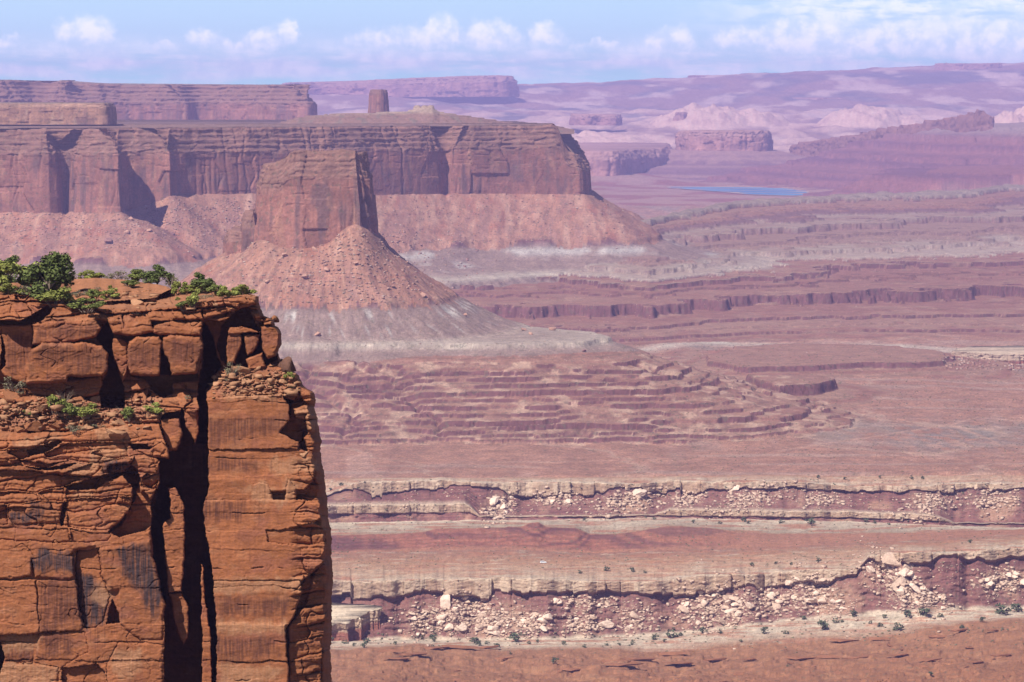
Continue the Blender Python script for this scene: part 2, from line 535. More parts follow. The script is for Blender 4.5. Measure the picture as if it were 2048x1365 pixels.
def region(px, Y):
    """elevation and colour of the country beyond the white rim, for arrays of pixel column and distance"""
    x = (px - 1024) / FPX * Y
    near = Y < 9500
    N1 = fbm(x / 260, Y / 330, 5, 31)
    N2 = fbm(x / 70, Y / 90, 4, 57)
    N3 = fbm(x / 14, Y / 18, 3, 77)
    zp = np.interp(Y, FARZ_Y, FARZ_Z)
    tilt = sst(800, 2300, px) * np.interp(Y, [14000, 20000, 22500, 23500, 24800], [0, 15, 90, 178, 218])
    N4 = fbm(x / 26, Y / 34, 4, 61)
    big = fbm(x / 1800, Y / 2500, 5, 91)
    far_amp = np.interp(Y, [9000, 13000, 16000, 22000, 25000], [4, 14, 45, 50, 45])
    zfar = zp + tilt + far_amp * big * np.where(Y > 9000, 1, 0) + np.where(Y > 13000, 18, 2.5) * N1
    c = np.zeros(x.shape + (3,)) + np.array([.40, .20, .145])
    # ---- stepped country to the right of the butte and in front of the mesa
    Yf = np.interp(px, [300, 900, 1200, 1350, 1500, 1800, 2200], [4250, 4150, 4200, 4280, 4340, 4380, 4330])
    Ye = np.interp(px, [300, 900, 1120, 1210, 1300, 1480, 1700, 1940, 2010, 2200], [5350, 5400, 5450, 5750, 5950, 7000, 7500, 7850, 8300, 8600])
    ze = np.interp(px, [900, 1130, 1300], [-288, -288, -240])
    t = (Y - Yf) / (Ye - Yf)
    tt = np.clip(t, 0, 1)
    lat = fbm(x / 420, Y / 600, 4, 131)
    raw = -348 + (ze + 348) * (tt ** .85) + 24 * lat * tt * np.clip(4 * (1 - tt), 0, 1) + (5.5 * N2 + 2.2 * N4) * np.clip(tt * 6, 0, 1)
    over = Y - Ye - 60
    raw = np.where(over > 0, raw - over * .12, raw)
    bench = lerp(terrace(raw, STRATA, .06), raw, .55 * sst(.2, .6, fbm(x / 130, Y / 150, 4, 142)))
    bench = np.where(t < 0, -400, bench)
    # ---- butte: talus cone, shale slope, pale ledge platform, red ledges down to the plain
    bx = plan(BUTTE)
    db = np.minimum(sdist(x, Y, bx), sdist(x, Y, plan(SHOULDER)) + 16)
    dbn = np.where(db > 0, db * (1 + .10 * N2) + 7 * N1 * sst(0, 60, db), db)
    zb = np.interp(dbn, [-20, 0, 27, 54, 83, 86, 115, 152, 168, 230, 300], [-170, -171, -188, -207, -229, -233, -248, -264, -268, -330, -420])
    zb = zb + 27 * np.exp(-((x + 181) / 26) ** 2) * sst(62, 0, db) + 9 * np.exp(-((x + 290) / 18) ** 2) * sst(50, 0, db)
    dp = sdist(x, Y, plan(PLAT)) + 24 * N1 + 7 * N2
    zl = np.interp(dp, [-400, -60, 0, 2.5, 36, 70, 110, 150], [-265, -266, -268, -275, -289, -296, -318, -420])
    da = sdist(x, Y, plan(APRON)) + 26 * N1 + 8 * N2
    zap = -272 - 76 * np.clip(np.maximum(dp, 0) / (np.maximum(dp, 0) + np.maximum(-da, 0) + 1e-6), 0, 1) ** .9
    zap = np.where(da > 0, -349 - da * .05, zap)
    ds3 = sdist(x, Y, plan(SPUR3)) + 14 * N1 + 8 * N2
    zs3 = np.interp(ds3, [-60, 0, 3, 60, 110, 200], [-325, -327, -339, -343, -347, -360])
    dsc = sdist(x, Y, plan(SCARP)) + 40 * N1 + 14 * N2
    zsc = np.interp(dsc, [-200, 0, 3, 70, 120], [-333, -334, -340, -346, -352])
    apron = np.maximum(zl, zap)
    ap2 = np.where(da < 0, apron + (3.4 * N2 + 4.0 * N1 + 2.0 * N4) * sst(0, 25, dp), apron)
    scree = sst(-.05, .45, fbm(x / 80, Y / 90, 4, 141)) * .85
    wan = 2.4 * fbm(x / 150, Y / 170, 4, 143)
    pick = sst(-.12, .12, fbm(x / 150, Y / 170, 3, 144))
    apt = lerp(terrace(ap2 + wan, STRATA_NEAR, .05), terrace(ap2 + wan, STRATA_ALT, .05), pick) - wan * .5
    apt = lerp(apt, ap2, scree)
    drain = np.abs(vnoise(x / 120 + .4 * N2, Y / 330, 145))
    apt = apt - 4.5 * np.exp(-(drain / .07) ** 2) * sst(5, 60, -da)
    apron = np.maximum.reduce([np.where(apron < -287, apt, apron), zs3, zsc])
    butte_z = np.maximum(zb, apron)
    # ---- mesa: the same beds round a larger wall
    dm = sdist(x, Y, plan(MESA))
    dmn = np.where(dm > 0, dm * (1 + .12 * N2) + 16 * N1 * sst(0, 120, dm), dm)
    zct = np.interp(px, [200, 262, 350, 520, 700, 1180], [-184, -182, -158, -160, -168, -173])
    zm = np.interp(dmn, [-20, 0, 50, 125, 129, 185, 240, 330, 500], [-172, -174, -208, -251, -258, -277, -290, -300, -360])
    zm = zm + (zct + 174) * sst(125, 0, dm)
    # ---- the gravelly plain with low red humps
    plain = zfar + 2.5 * N1 + .8 * N2
    hump = np.exp(-(((px - 1585) / 75) ** 2 + ((Y - 3900) / 180) ** 2)) * 13
    hump = hump + np.exp(-(((px - 1750) / 160) ** 2 + ((Y - 4000) / 90) ** 2)) * 5
    plain = plain + np.where(near, hump, 0)
    z = np.where(near, np.maximum(np.maximum(plain, bench), np.maximum(butte_z, zm)), zfar)
    z = z + np.where(near & (zb < -232) & (zb >= apron - .5) & (z == zb), 1.4 * N4, 0)
    # ---- hills beyond the ponds
    dr = sdist(x, Y, plan(RIGHTHILL)) + 150 * N1 + 50 * N2 + 80 * big
    zr = np.interp(dr, [-900, 0, 250, 600, 1000, 1300], [-80, -118, -185, -258, -322, -352]) + 5 * N2
    zr = terrace(zr, [(-320, 12), (-295, 14), (-265, 16), (-235, 16), (-200, 22), (-160, 16), (-125, 16)], .14)
    dd = sdist(x, Y, plan(REDBENCH)) + 90 * N1
    zd = np.interp(dd, [-600, 0, 120, 230, 330], [-225, -246, -290, -322, -348]) + 4 * N2
    zd = terrace(zd, [(-330, 6), (-315, 10), (-298, 10), (-280, 10), (-262, 12), (-245, 8)], .15)
    drm = sdist(x, Y, plan(REMNANT))
    zrm = np.interp(drm + 60 * N1, [-50, 0, 200, 420, 700, 950], [-222, -222, -262, -290, -310, -345])
    zrm = terrace(zrm, [(-300, 10), (-272, 10)], .3)
    dlc = sdist(x, Y, plan(LOWCLIFF))
    zlc = np.interp(dlc, [-50, 0, 200, 400], [-300, -300, -322, -345])
    dfi = sdist(x, Y, plan([p[:2] for p in FIN]))
    finb = np.interp(px, [1540, 1740, 1900, 2000], [-300, -274, -212, -158])
    zfi = finb - dfi * .22 + 4 * N1
    dome = np.zeros_like(z)
    for (dpx, dY, rx, ry, hh) in DOMES:
        r = np.sqrt(((px - dpx) / 6000 * dY / rx) ** 2 + ((Y - dY) / ry) ** 2)
        dome = np.maximum(dome, hh * np.clip(1 - r ** 2.2, 0, 1) ** .8 * (1 + .5 * fbm(x / 110, Y / 200, 4, 171)) - 5 * np.abs(vnoise(x / 55, Y / 160, 172)) * (r < 1))
    far = ~near
    z = np.where(far, np.maximum.reduce([z + dome, zr, zd, zrm, zlc, np.where(dfi < 1500, zfi, -999)]), z)
    lump = np.abs(fbm(x / 420, Y / 700, 4, 173)) * 34 * sst(13600, 14600, Y) * sst(20500, 18500, Y)
    z = z + np.where(far & (dome < 2), lump, 0)
    # the river flat with its ponds stays level
    flat = (Y > 9900) & (Y < 11900) & (px > 1120) & (px < 1660)
    low = np.exp(-(((px - 1380) / 330) ** 6 + ((Y - 10900) / 1000) ** 6))
    z = np.where(far & (zr < -335) & (zd < -335), lerp(z, -333.0, low), z)
    # small relief: rubble on the talus, pebbly ground elsewhere
    bang0 = np.arctan2(Y - 3540, x + 222)
    tng = 84 + 15 * vnoise(bang0 * 13, x * 0, 208) + 8 * vnoise(bang0 * 37, x * 0, 210)
    tngm = 132 + 26 * vnoise(x / 70, x * 0, 213) + 12 * vnoise(x / 24, x * 0, 214)
    tal = near & (((zb >= z - .6) & (db < tng)) | ((zm >= z - .6) & (dm < tngm)))
    rub = np.maximum(vnoise(x / 9, Y / 17, 201), 0) ** 2 * 1.6 + np.maximum(vnoise(x / 19, Y / 27, 202), .1) ** 2 * 2.8
    z = z + np.where(tal, rub + .7 * N3, np.where(near, .13 * N3, 0))
    # gullies down the shale slopes
    bang = np.arctan2(Y - 3540, x + 222)
    gul = vnoise(bang * 13, db / 200, 205) + .6 * vnoise(bang * 33 + N2, db / 60, 206)
    sh = near & (zb >= z - 3) & (db >= 86)
    z = z - np.where(sh, np.abs(gul) * 1.8 * sst(86, 100, db), 0)
    z = z - np.where(tal & (dm > 8) & (db > 6), 2.4 * np.abs(vnoise((np.where(db < dm, bang * 15, x / 34)) + 1.2 * N1 + .6 * N2, np.minimum(db, dm) / 40, 207)), 0)
    # ---------------------------------------------------------------- colours of the beds, ledge shade painted on steep risers
    zc = z + 1.6 * N2
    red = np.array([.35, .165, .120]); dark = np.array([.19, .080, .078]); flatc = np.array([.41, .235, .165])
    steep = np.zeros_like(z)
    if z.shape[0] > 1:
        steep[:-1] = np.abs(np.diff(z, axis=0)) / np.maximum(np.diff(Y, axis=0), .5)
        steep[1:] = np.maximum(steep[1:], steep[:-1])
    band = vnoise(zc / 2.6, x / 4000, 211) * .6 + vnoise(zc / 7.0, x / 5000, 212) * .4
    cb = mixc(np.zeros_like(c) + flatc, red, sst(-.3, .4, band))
    cb = mixc(cb, dark, sst(.2, .75, steep) * .95)  # dark cliff tone on steep risers, deepened to paint in ledge-line shadow
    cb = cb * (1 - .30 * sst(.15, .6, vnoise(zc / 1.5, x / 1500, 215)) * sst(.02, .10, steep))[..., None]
    # pinkish gravel plain, grey scrub patches and pale wash lines
    pl = near & (plain >= z - 1.0)
    sc1 = fbm(x / 130, Y / 420, 4, 221)
    cpl = mixc(np.zeros_like(c) + np.array([.43, .225, .155]), np.array([.33, .265, .21]), sst(.05, .5, sc1) * sst(2900, 3100, Y) * .8)
    cpl = mixc(cpl, np.array([.50, .30, .225]), sst(.2, .6, fbm(x / 60, Y / 260, 4, 222)) * .7)
    cpl = cpl * (1 + .20 * fbm(x / 45, Y / 75, 5, 224))[..., None]
    cpl = mixc(cpl, np.array([.50, .34, .27]), sst(.25, .5, vnoise(x / 300 + .5 * N1, Y / 38, 225)) * .5)
    gs = np.exp(-(((px - 1900) / 190) ** 2 + ((Y - 3080) / 160) ** 2))
    cpl = mixc(cpl, np.array([.27, .225, .20]), gs * sst(-.25, .25, fbm(x / 20, Y / 40, 3, 226)) * .75)
    wsh = vnoise(x / 230 + .5 * N1 + .12 * N2, Y / 520, 229)
    cpl = mixc(cpl, np.array([.56, .37, .27]), np.exp(-(wsh / .035) ** 2) * .6)
    wsh2 = vnoise(x / 90 + .4 * N1 + .1 * N2, Y / 260, 230)
    cpl = mixc(cpl, np.array([.33, .17, .125]), np.exp(-(wsh2 / .04) ** 2) * .4)
    rim = np.exp(-((Y - np.interp(px, [1240, 1400, 1640, 1800, 1950, 2100], [4150, 4330, 4270, 4230, 4150, 4080])) / 45) ** 2) * sst(1230, 1290, px)
    cpl = mixc(cpl, np.array([.62, .52, .42]), rim * (.55 + .45 * np.clip(fbm(x / 40, Y / 60, 3, 223) + .5, 0, 1)))
    for (ax, ay, bx_, by_, wd) in ROADS:
        d, _ = seg_dist(px, 200 - PZ_inv(z, Y), [(ax, ay), (bx_, by_)], False)
        cpl = mixc(cpl, np.array([.55, .33, .24]), np.exp(-(d / wd) ** 2) * .7)
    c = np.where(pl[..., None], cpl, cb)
    deb = near & (da < 0) & (apron >= z - 1) & (z < -284)
    c = np.where(deb[..., None], mixc(c, np.array([.60, .39, .275]), sst(-.05, .4, fbm(x / 26, Y / 40, 4, 228)) * sst(.6, .3, steep) * .85), c)
    # grey shale and pale ledges round the butte, the mesa and the bench rim
    bt = (np.maximum(zb, zl) >= z - 4)
    zc2 = np.where(bt & (zm < z - 2), zc / .902, zc)
    isb = near & (bt & (z > -292) | (zm >= z - 4) | ((bench >= z - 1) & (z > -300)))
    gy = np.array([.345, .245, .205])
    k = sst(-322, -314, zc2) * sst(-256, -262, zc2)
    c = np.where(isb[..., None], mixc(c, gy * (1 + .12 * N2)[..., None], k * np.where((bench >= z - 1) & (zm < z - 4) & ~bt, .36, .85)), c)
    edge_ = np.zeros_like(z); edge_[1:] = steep[:-1]; edge_ = np.maximum(edge_, np.roll(edge_, 1, 0))
    c = np.where(((bench >= z - 1) & near & (z > -310))[..., None], mixc(c, np.array([.47, .38, .29]), sst(.5, 1.2, edge_) * sst(.5, .2, steep) * .8 * sst(-.4, .2, fbm(x / 160, Y / 200, 3, 227))), c)
    pale = np.exp(-((zc2 + 299) / 4.0) ** 2)
    c = np.where(isb[..., None], mixc(c, np.array([.60, .51, .41]), np.clip(pale * (.8 + .4 * N2), 0, 1)), c)
    pb = (np.exp(-((zc + 289.5) / 3.5) ** 2) + np.exp(-((zc + 241.5) / 4.0) ** 2) + .6 * np.exp(-((zc + 262) / 2.5) ** 2)) * np.clip(.55 + .8 * fbm(x / 120, Y / 160, 3, 216), 0, 1)
    c = np.where(((bench >= z - 1) & near)[..., None], mixc(c, np.array([.52, .44, .345]), np.clip(pb, 0, 1) * .8), c)
    white = np.exp(-((zc2 + 268) / 6.5) ** 2) * sst(.15, .75, gul + .5 * N2) + .7 * np.exp(-((zc2 + 285) / 6) ** 2) * sst(.25, .7, vnoise(bang * 40, db / 50, 209))
    c = np.where((sh | (near & (zm >= z - 3) & (dm > 130)))[..., None], mixc(c, np.array([.62, .57, .52]), np.clip(white, 0, 1) * .8), c)
    cd = np.exp(-((zc2 + 256.5) / 2.6) ** 2)
    c = np.where(isb[..., None], mixc(c, np.array([.22, .125, .125]), cd * .8), c)
    tc = np.array([.45, .225, .150])
    tal_c = np.zeros_like(c) + tc
    tal_c = mixc(tal_c, np.array([.56, .33, .235]), np.clip(rub / 2.2, 0, 1) * .8)
    tal_c = mixc(tal_c, np.array([.41, .155, .095]), sst(.1, .6, fbm(x / 50, Y / 50, 3, 231)) * .7)
    dstr = fbm(np.where(db < dm, bang * 22, x / 26) + .8 * N1, np.minimum(db, dm) / 130, 4, 233)
    tal_c = mixc(tal_c, np.array([.36, .19, .145]), sst(.0, .5, dstr) * .75)
    tal_c = mixc(tal_c, np.array([.58, .35, .25]), sst(.05, .5, -dstr) * .55)
    tal_c = mixc(tal_c, np.array([.33, .13, .10]), (sst(.3, .6, vnoise(zc / 4, x / 500, 232)) * sst(-196, -203, zc) * sst(-215, -208, zc)) * .6)
    c = np.where(tal[..., None], tal_c, c)
    top = near & (bench >= z - 1) & (z > -246)
    c = np.where(top[..., None], mixc(c, np.array([.34, .27, .215]), .8), c)
    # far country
    f1 = fbm(x / 900, Y / 1600, 5, 241); f2 = fbm(x / 350, Y / 900, 4, 242)
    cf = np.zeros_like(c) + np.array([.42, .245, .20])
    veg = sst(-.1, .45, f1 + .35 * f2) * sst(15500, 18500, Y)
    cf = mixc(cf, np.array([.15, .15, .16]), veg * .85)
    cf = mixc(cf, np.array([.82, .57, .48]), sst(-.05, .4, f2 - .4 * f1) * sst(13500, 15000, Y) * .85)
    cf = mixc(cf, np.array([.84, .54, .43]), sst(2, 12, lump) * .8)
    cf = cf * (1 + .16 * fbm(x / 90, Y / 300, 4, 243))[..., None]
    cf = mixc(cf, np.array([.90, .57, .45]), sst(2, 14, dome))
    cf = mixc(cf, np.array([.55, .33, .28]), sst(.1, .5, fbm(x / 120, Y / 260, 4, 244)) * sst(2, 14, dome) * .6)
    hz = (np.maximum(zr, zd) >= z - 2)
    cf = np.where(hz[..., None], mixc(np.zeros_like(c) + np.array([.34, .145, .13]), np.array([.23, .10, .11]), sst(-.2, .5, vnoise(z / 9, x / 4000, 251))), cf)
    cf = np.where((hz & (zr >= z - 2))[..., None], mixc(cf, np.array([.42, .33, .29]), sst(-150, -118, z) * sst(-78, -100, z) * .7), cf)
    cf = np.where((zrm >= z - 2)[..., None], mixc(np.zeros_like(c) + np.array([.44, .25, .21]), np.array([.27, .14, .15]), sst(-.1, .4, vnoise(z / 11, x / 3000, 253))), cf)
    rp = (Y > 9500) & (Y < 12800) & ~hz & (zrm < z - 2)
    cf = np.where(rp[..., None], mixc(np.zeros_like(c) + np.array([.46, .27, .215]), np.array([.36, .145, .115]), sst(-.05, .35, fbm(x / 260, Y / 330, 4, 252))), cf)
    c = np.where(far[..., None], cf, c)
    c = c * (1 + .10 * N3)[..., None]
    grit = rnd(np.arange(c.shape[0] * c.shape[1]).reshape(c.shape[:2]), 261)
    ga = np.where(near, np.where(pl, .26, .14), .10)
    c = c * (1 + ga * (np.where(grit > .86, -1.0, .14) + np.where(grit < .06, 1.2, 0)))[..., None]
    return z, c


def PZ_inv(z, Y):
    """photo row (negative, from row 200) of a point: small-angle inverse of PZ"""
    return np.asarray(z) / np.asarray(Y) * FPX


ROADS = [(1900, 850, 1985, 880, 2.2), (1985, 880, 2005, 893, 2.2), (1905, 852, 1960, 836, 1.6), (1960, 836, 2048, 845, 1.4), (1560, 905, 1900, 852, 1.6)]

pxs = np.concatenate([np.arange(-1100, -160, 14.0), np.arange(-160, 2210, 2.0), np.arange(2210, 3000, 14.0)])
ys = [2660.0]
while ys[-1] < 27300:
    Yc = ys[-1]
    ys.append(Yc * (1 + (.0011 if Yc < 5200 else .0016 if Yc < 8500 else .0030)))
ys = np.array(ys)
PXG, YG = np.meshgrid(pxs, ys)
rz, rc = region(PXG, YG)
rz = lerp(-372.0, rz, sst(2700, 2752, YG))
rv = np.stack([(PXG - 1024) / FPX * YG, YG, rz], -1)
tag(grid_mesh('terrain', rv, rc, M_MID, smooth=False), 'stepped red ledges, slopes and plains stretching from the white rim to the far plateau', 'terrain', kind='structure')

tag(cliff('butte', BUTTE, -184, -58, M_MID, ds=1.2, nv=130, amp=4.0, cell=30, ledge=.26, setback=9, taper=.10, seed=3, smooth=1, top_noise=3, notch=[(727, 7.5, 30)]), 'square-topped red butte standing alone on a cone of talus', 'butte')
tag(cliff('butte_shoulder', SHOULDER, -198, -153, M_MID, ds=1.4, nv=44, amp=2.6, cell=9, ledge=.3, setback=5, seed=4, top_noise=6), 'low broken rock shoulder against the left foot of the square butte', 'rock')
tag(cliff('butte_shoulder', SHOULDER2, -192, -131, M_MID, ds=1.2, nv=44, amp=2.4, cell=7, ledge=.3, setback=3, seed=44, top_noise=8), 'higher slim pinnacle rock between the low shoulder and the butte wall', 'rock')
tag(cliff('mesa', MESA, -196, -47, M_MID, ds=2.0, nv=130, amp=5.5, cell=64, ledge=.30, setback=26, taper=.05, seed=6, cap_c=(.27, .165, .135), smooth=1),
    'long flat-topped red mesa with shadowed alcove behind the square butte', 'mesa')
tag(cliff('mesa_tier', TIER, -44, -6, M_MID, ds=2.6, nv=36, amp=3, cell=20, ledge=.2, setback=8, seed=7, cols=(np.array([.46, .25, .16]), np.array([.42, .25, .17]), VARN_C, np.array([.60, .40, .27])), cap_c=(.36, .25, .18)),
    'low buff rock tier standing on the left end of the long mesa', 'rock')
RIMC0 = (np.array([.33, .13, .095]), np.array([.60, .455, .335]), np.array([.26, .10, .085]), np.array([.45, .28, .19]))
tag(cliff('rock_ledge', [(1893, 4010), (1960, 3960), (2060, 3945), (2220, 3960), (2220, 4120), (1915, 4090)], -362, -336, M_MID, ds=1.2, nv=40, amp=4, cell=14, ledge=.35, setback=-2, taper=.35, seed=62, cols=RIMC0, cap_c=(.60, .455, .335), top_noise=2.0), 'pale broken rim ledge at the far right edge of the plain', 'rock ledge')
tag(cliff('far_mesa', [(p[0], p[1], (60 if p[0] < 170 else 46)) for p in FARMESA], -90, 50, M_MID, ds=5, nv=70, amp=10, cell=60, ledge=.45, setback=90, taper=.05, seed=8, top_noise=3, cap_c=(.30, .21, .17)),
    'broad hazy mesa on the skyline at the left', 'mesa')
tag(cliff('rock_tower', TOWER, -60, 25, M_MID, ds=2, nv=50, amp=3, cell=14, ledge=.12, setback=3, taper=.09, seed=9), 'small square rock tower rising behind the long mesa', 'rock tower')
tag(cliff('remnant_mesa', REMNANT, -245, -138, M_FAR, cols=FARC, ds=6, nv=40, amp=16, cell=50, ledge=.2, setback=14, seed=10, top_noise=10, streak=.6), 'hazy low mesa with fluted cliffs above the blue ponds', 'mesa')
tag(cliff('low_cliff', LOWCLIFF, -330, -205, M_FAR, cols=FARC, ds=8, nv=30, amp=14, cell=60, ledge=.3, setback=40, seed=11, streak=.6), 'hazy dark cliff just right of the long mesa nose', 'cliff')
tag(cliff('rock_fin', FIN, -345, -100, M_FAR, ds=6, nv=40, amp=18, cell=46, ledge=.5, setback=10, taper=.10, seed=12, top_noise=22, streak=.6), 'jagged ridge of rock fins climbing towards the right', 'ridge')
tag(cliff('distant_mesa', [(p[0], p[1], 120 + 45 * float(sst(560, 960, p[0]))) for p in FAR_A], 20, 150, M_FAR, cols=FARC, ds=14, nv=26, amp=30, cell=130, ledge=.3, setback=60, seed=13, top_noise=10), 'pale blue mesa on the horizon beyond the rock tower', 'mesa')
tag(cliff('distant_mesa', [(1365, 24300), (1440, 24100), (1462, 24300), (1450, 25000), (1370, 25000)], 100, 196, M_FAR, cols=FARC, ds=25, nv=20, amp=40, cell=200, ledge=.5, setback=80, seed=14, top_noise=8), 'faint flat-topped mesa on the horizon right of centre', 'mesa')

for pts, za, zb_, sd, lab in (([(1138, 16600), (1170, 16450), (1205, 16500), (1236, 16400), (1245, 16800), (1140, 16900)], -140, -84, 21, 'hazy blue broken cliff left of the pale domes'),
                              ([(1346, 16900), (1356, 16750), (1372, 16780), (1378, 16950), (1350, 17000)], -190, -72, 22, 'hazy jagged dark fin at the left end of the pale dome'),
                              ([(1560, 21200), (1620, 21000), (1750, 21100), (1740, 21600), (1570, 21600)], -60, 8, 23, 'faint low cliff line above the pale domes'),
                              ([(1860, 24000), (1900, 23900), (1990, 23900), (2005, 24100), (1990, 24700), (1880, 24700)], 150, 286, 24, 'pinkish ridge on the skyline at the far right')):
    tag(cliff('far_cliff', pts, za, zb_, M_FAR, cols=FARC, ds=8, nv=24, amp=16, cell=50, ledge=.3, setback=14, seed=sd, top_noise=14, streak=.6), lab, 'cliff')

# knobby domes on the mesa top
kx = np.arange(520, 1150, 2.0); ky = np.arange(5640, 6500, 9.0)
KX, KY = np.meshgrid(kx, ky)
kX = (KX - 1024) / FPX * KY
kn = fbm(kX / 70, KY / 90, 4, 301)
crest = np.interp(KX, [520, 560, 600, 690, 800, 838, 850, 866, 880, 960, 1010, 1090, 1150], [-60, -46, -34, -26, -25, -19, -16, -17, -26, -36, -45, -50, -62])
ridge = np.exp(-((KY - 6020) / 230) ** 4)
kz = lerp(-64, crest + 3.2 * kn, ridge) 
kz = np.where(kz > -50, np.floor(kz / 4 + .3 * kn) * 4 * .6 + kz * .4, kz)
for bpx in (835, 850, 862):
    r = np.sqrt(((KX - bpx) / 8) ** 2 + ((KY - 5990) / 16) ** 2)
    kz = np.maximum(kz, np.where(r < 1, -19 + 8 * np.sqrt(np.clip(1 - r ** 4, 0, 1)), -90))
kc = mixc(np.zeros(KX.shape + (3,)) + np.array([.33, .19, .145]), np.array([.52, .37, .27]), sst(-34, -22, kz + 5 * kn))
kc = mixc(kc, np.array([.25, .20, .15]), sst(.2, .5, fbm(kX / 25, KY / 60, 3, 302)) * .7)
tag(grid_mesh('hill', np.stack([kX, KY, kz], -1), kc, M_MID, smooth=False), 'low buff slickrock hill on top of the long mesa', 'hill', kind='structure')

# evaporation ponds on the river flat
M_WATER = bpy.data.materials.new('pond_water')
M_WATER.use_nodes = True
wg = NT(M_WATER.node_tree)
wb = wg.n['Principled BSDF']
wgeo = wg.node('ShaderNodeNewGeometry')
wn = wg.noise(wg.scale(wgeo.outputs['Position'], (.004, .02, 1)), 1.0, 3, .5)
wg.l.new(wg.mix(wg.ramp(wn, .35, .65), (.035, .12, .27, 1), (.10, .24, .40, 1)), wb.inputs['Base Color'])
wb.inputs['Roughness'].default_value = .7
wb.inputs['Specular IOR Level'].default_value = .0
M_SALT = rock_material('salt_crust', (.01, .05), var=.08, bump=0, attr=False, base=(.30, .22, .20, 1))


def sheet(name, pts, z, mat):
    a, s = resample([((p[0] - 1024) / FPX * p[1], p[1]) for p in pts], 25, 1)
    v = np.concatenate([a, np.full((len(a), 1), z)], 1)
    tt = np.array(tessellate_polygon([[Vector(p) for p in v]]), int)
    p0, p1, p2 = v[tt[:, 0]], v[tt[:, 1]], v[tt[:, 2]]
    nz = (p1 - p0)[:, 0] * (p2 - p0)[:, 1] - (p1 - p0)[:, 1] * (p2 - p0)[:, 0]
    tt[nz < 0] = tt[nz < 0][:, ::-1]
    return raw_mesh(name, v, tt, mat)


def yz(py, z=-330.0):
    return z * FPX / -(py - HORIZON)


tag(sheet('salt_flat', [(1330, yz(374.4)), (1390, yz(379.2)), (1450, yz(383.4)), (1500, yz(388.6)), (1600, yz(391.5)), (1618, yz(384)), (1616, yz(374.6)), (1450, yz(372.4)), (1338, yz(372.2))], -331.0, M_SALT), 'pale salt flat round the blue ponds', 'salt flat', kind='structure')
for pts, lab in (([(1335, yz(373)), (1610, yz(375.5)), (1612, yz(378)), (1345, yz(374.6))], 'narrow far strip of blue evaporation pond water'),
                 ([(1350, yz(375.6)), (1612, yz(379)), (1614, yz(382)), (1380, yz(378.2))], 'middle strip of blue evaporation pond water'),
                 ([(1390, yz(379.3)), (1614, yz(383)), (1612, yz(386)), (1440, yz(382.4))], 'near strip of blue evaporation pond water'),
                 ([(1470, yz(383.8)), (1608, yz(387)), (1604, yz(390.5)), (1500, yz(388))], 'nearest pale blue corner of the evaporation ponds')):
    tag(sheet('pond', pts, -330.2, M_WATER), lab, 'pond', 'blue evaporation ponds', kind='structure')
# ------------------------------------------------------------------ white rim country below: two ledgy walls, the bench between, the red slope in front
NX = np.concatenate([np.arange(-1400, -160, 8.0), np.arange(-160, 2210, 1.6), np.arange(2210, 3300, 8.0)])


def cv(pts, jitter=0.0, scale=40.0, seed=0):
    a = np.array(pts, float)
    y = np.interp(NX, a[:, 0], a[:, 1])
    if jitter:
        y = y + jitter * fbm(NX / scale, NX * 0 + seed, 4, seed + 400)
    return y


JAG = {}


def blocks(x, w, seed, amp):
    """1-D run of joint-bounded blocks: random set-back per block and dark joints"""
    q = x / w + .5 * vnoise(x / w / 2.5, x * 0, seed)
    i = np.floor(q); f = q - i
    JAG[seed] = rnd(i, seed + 2) - .5
    return (rnd(i, seed + 1) - .5) * 2 * amp, np.minimum(f, 1 - f) * w


XM = (NX - 1024) / FPX * 2230.0           # rough metres along the first wall
XM2 = (NX - 1024) / FPX * 2640.0
scal1 = 26 * fbm(XM / 120, XM * 0, 4, 501) + 9 * fbm(XM / 34, XM * 0, 3, 502)
scal2 = 26 * fbm(XM2 / 130, XM2 * 0, 4, 503) + 8 * fbm(XM2 / 30, XM2 * 0, 3, 504)
bl1, je1 = blocks(XM + 30 * vnoise(XM / 60, XM * 0, 598), 24, 505, 3.4)
bl1b, je1b = blocks(XM, 8, 506, .7)
bl2, je2 = blocks(XM2 + 30 * vnoise(XM2 / 60, XM2 * 0, 599), 22, 507, 3.2)
bl2b, je2b = blocks(XM2, 6, 508, .8)
cap1 = bl1 + bl1b + 3.0 * np.exp(-(je1 / .8) ** 2) * (bl1 > .3)
cap2 = bl2 + bl2b + 2.6 * np.exp(-(je2 / .8) ** 2) * (bl2 > .3)
under1 = np.maximum(0, 1.6 + 8.0 * vnoise(XM / 20, XM * 0, 511))
under2 = np.maximum(0, 1.2 + 8.0 * vnoise(XM2 / 20, XM2 * 0, 512))

C_RED = np.array([.265, .122, .108]); C_RED2 = np.array([.185, .080, .080]); C_WHITE = np.array([.66, .52, .40]); C_SOIL = np.array([.45, .255, .165])
C_PALE = np.array([.66, .55, .44]); C_SAGE = np.array([.42, .32, .24]); C_FORE = np.array([.33, .145, .075]); C_CAPF = np.array([.42, .28, .20])

crv = []                                  # (row y, distance, colour, rows to the next curve, kind)


def add(py, Y, c, rows, kind='flat'):
    crv.append((np.broadcast_to(py, NX.shape).astype(float), np.broadcast_to(Y, NX.shape).astype(float), np.asarray(c, float), rows, kind))


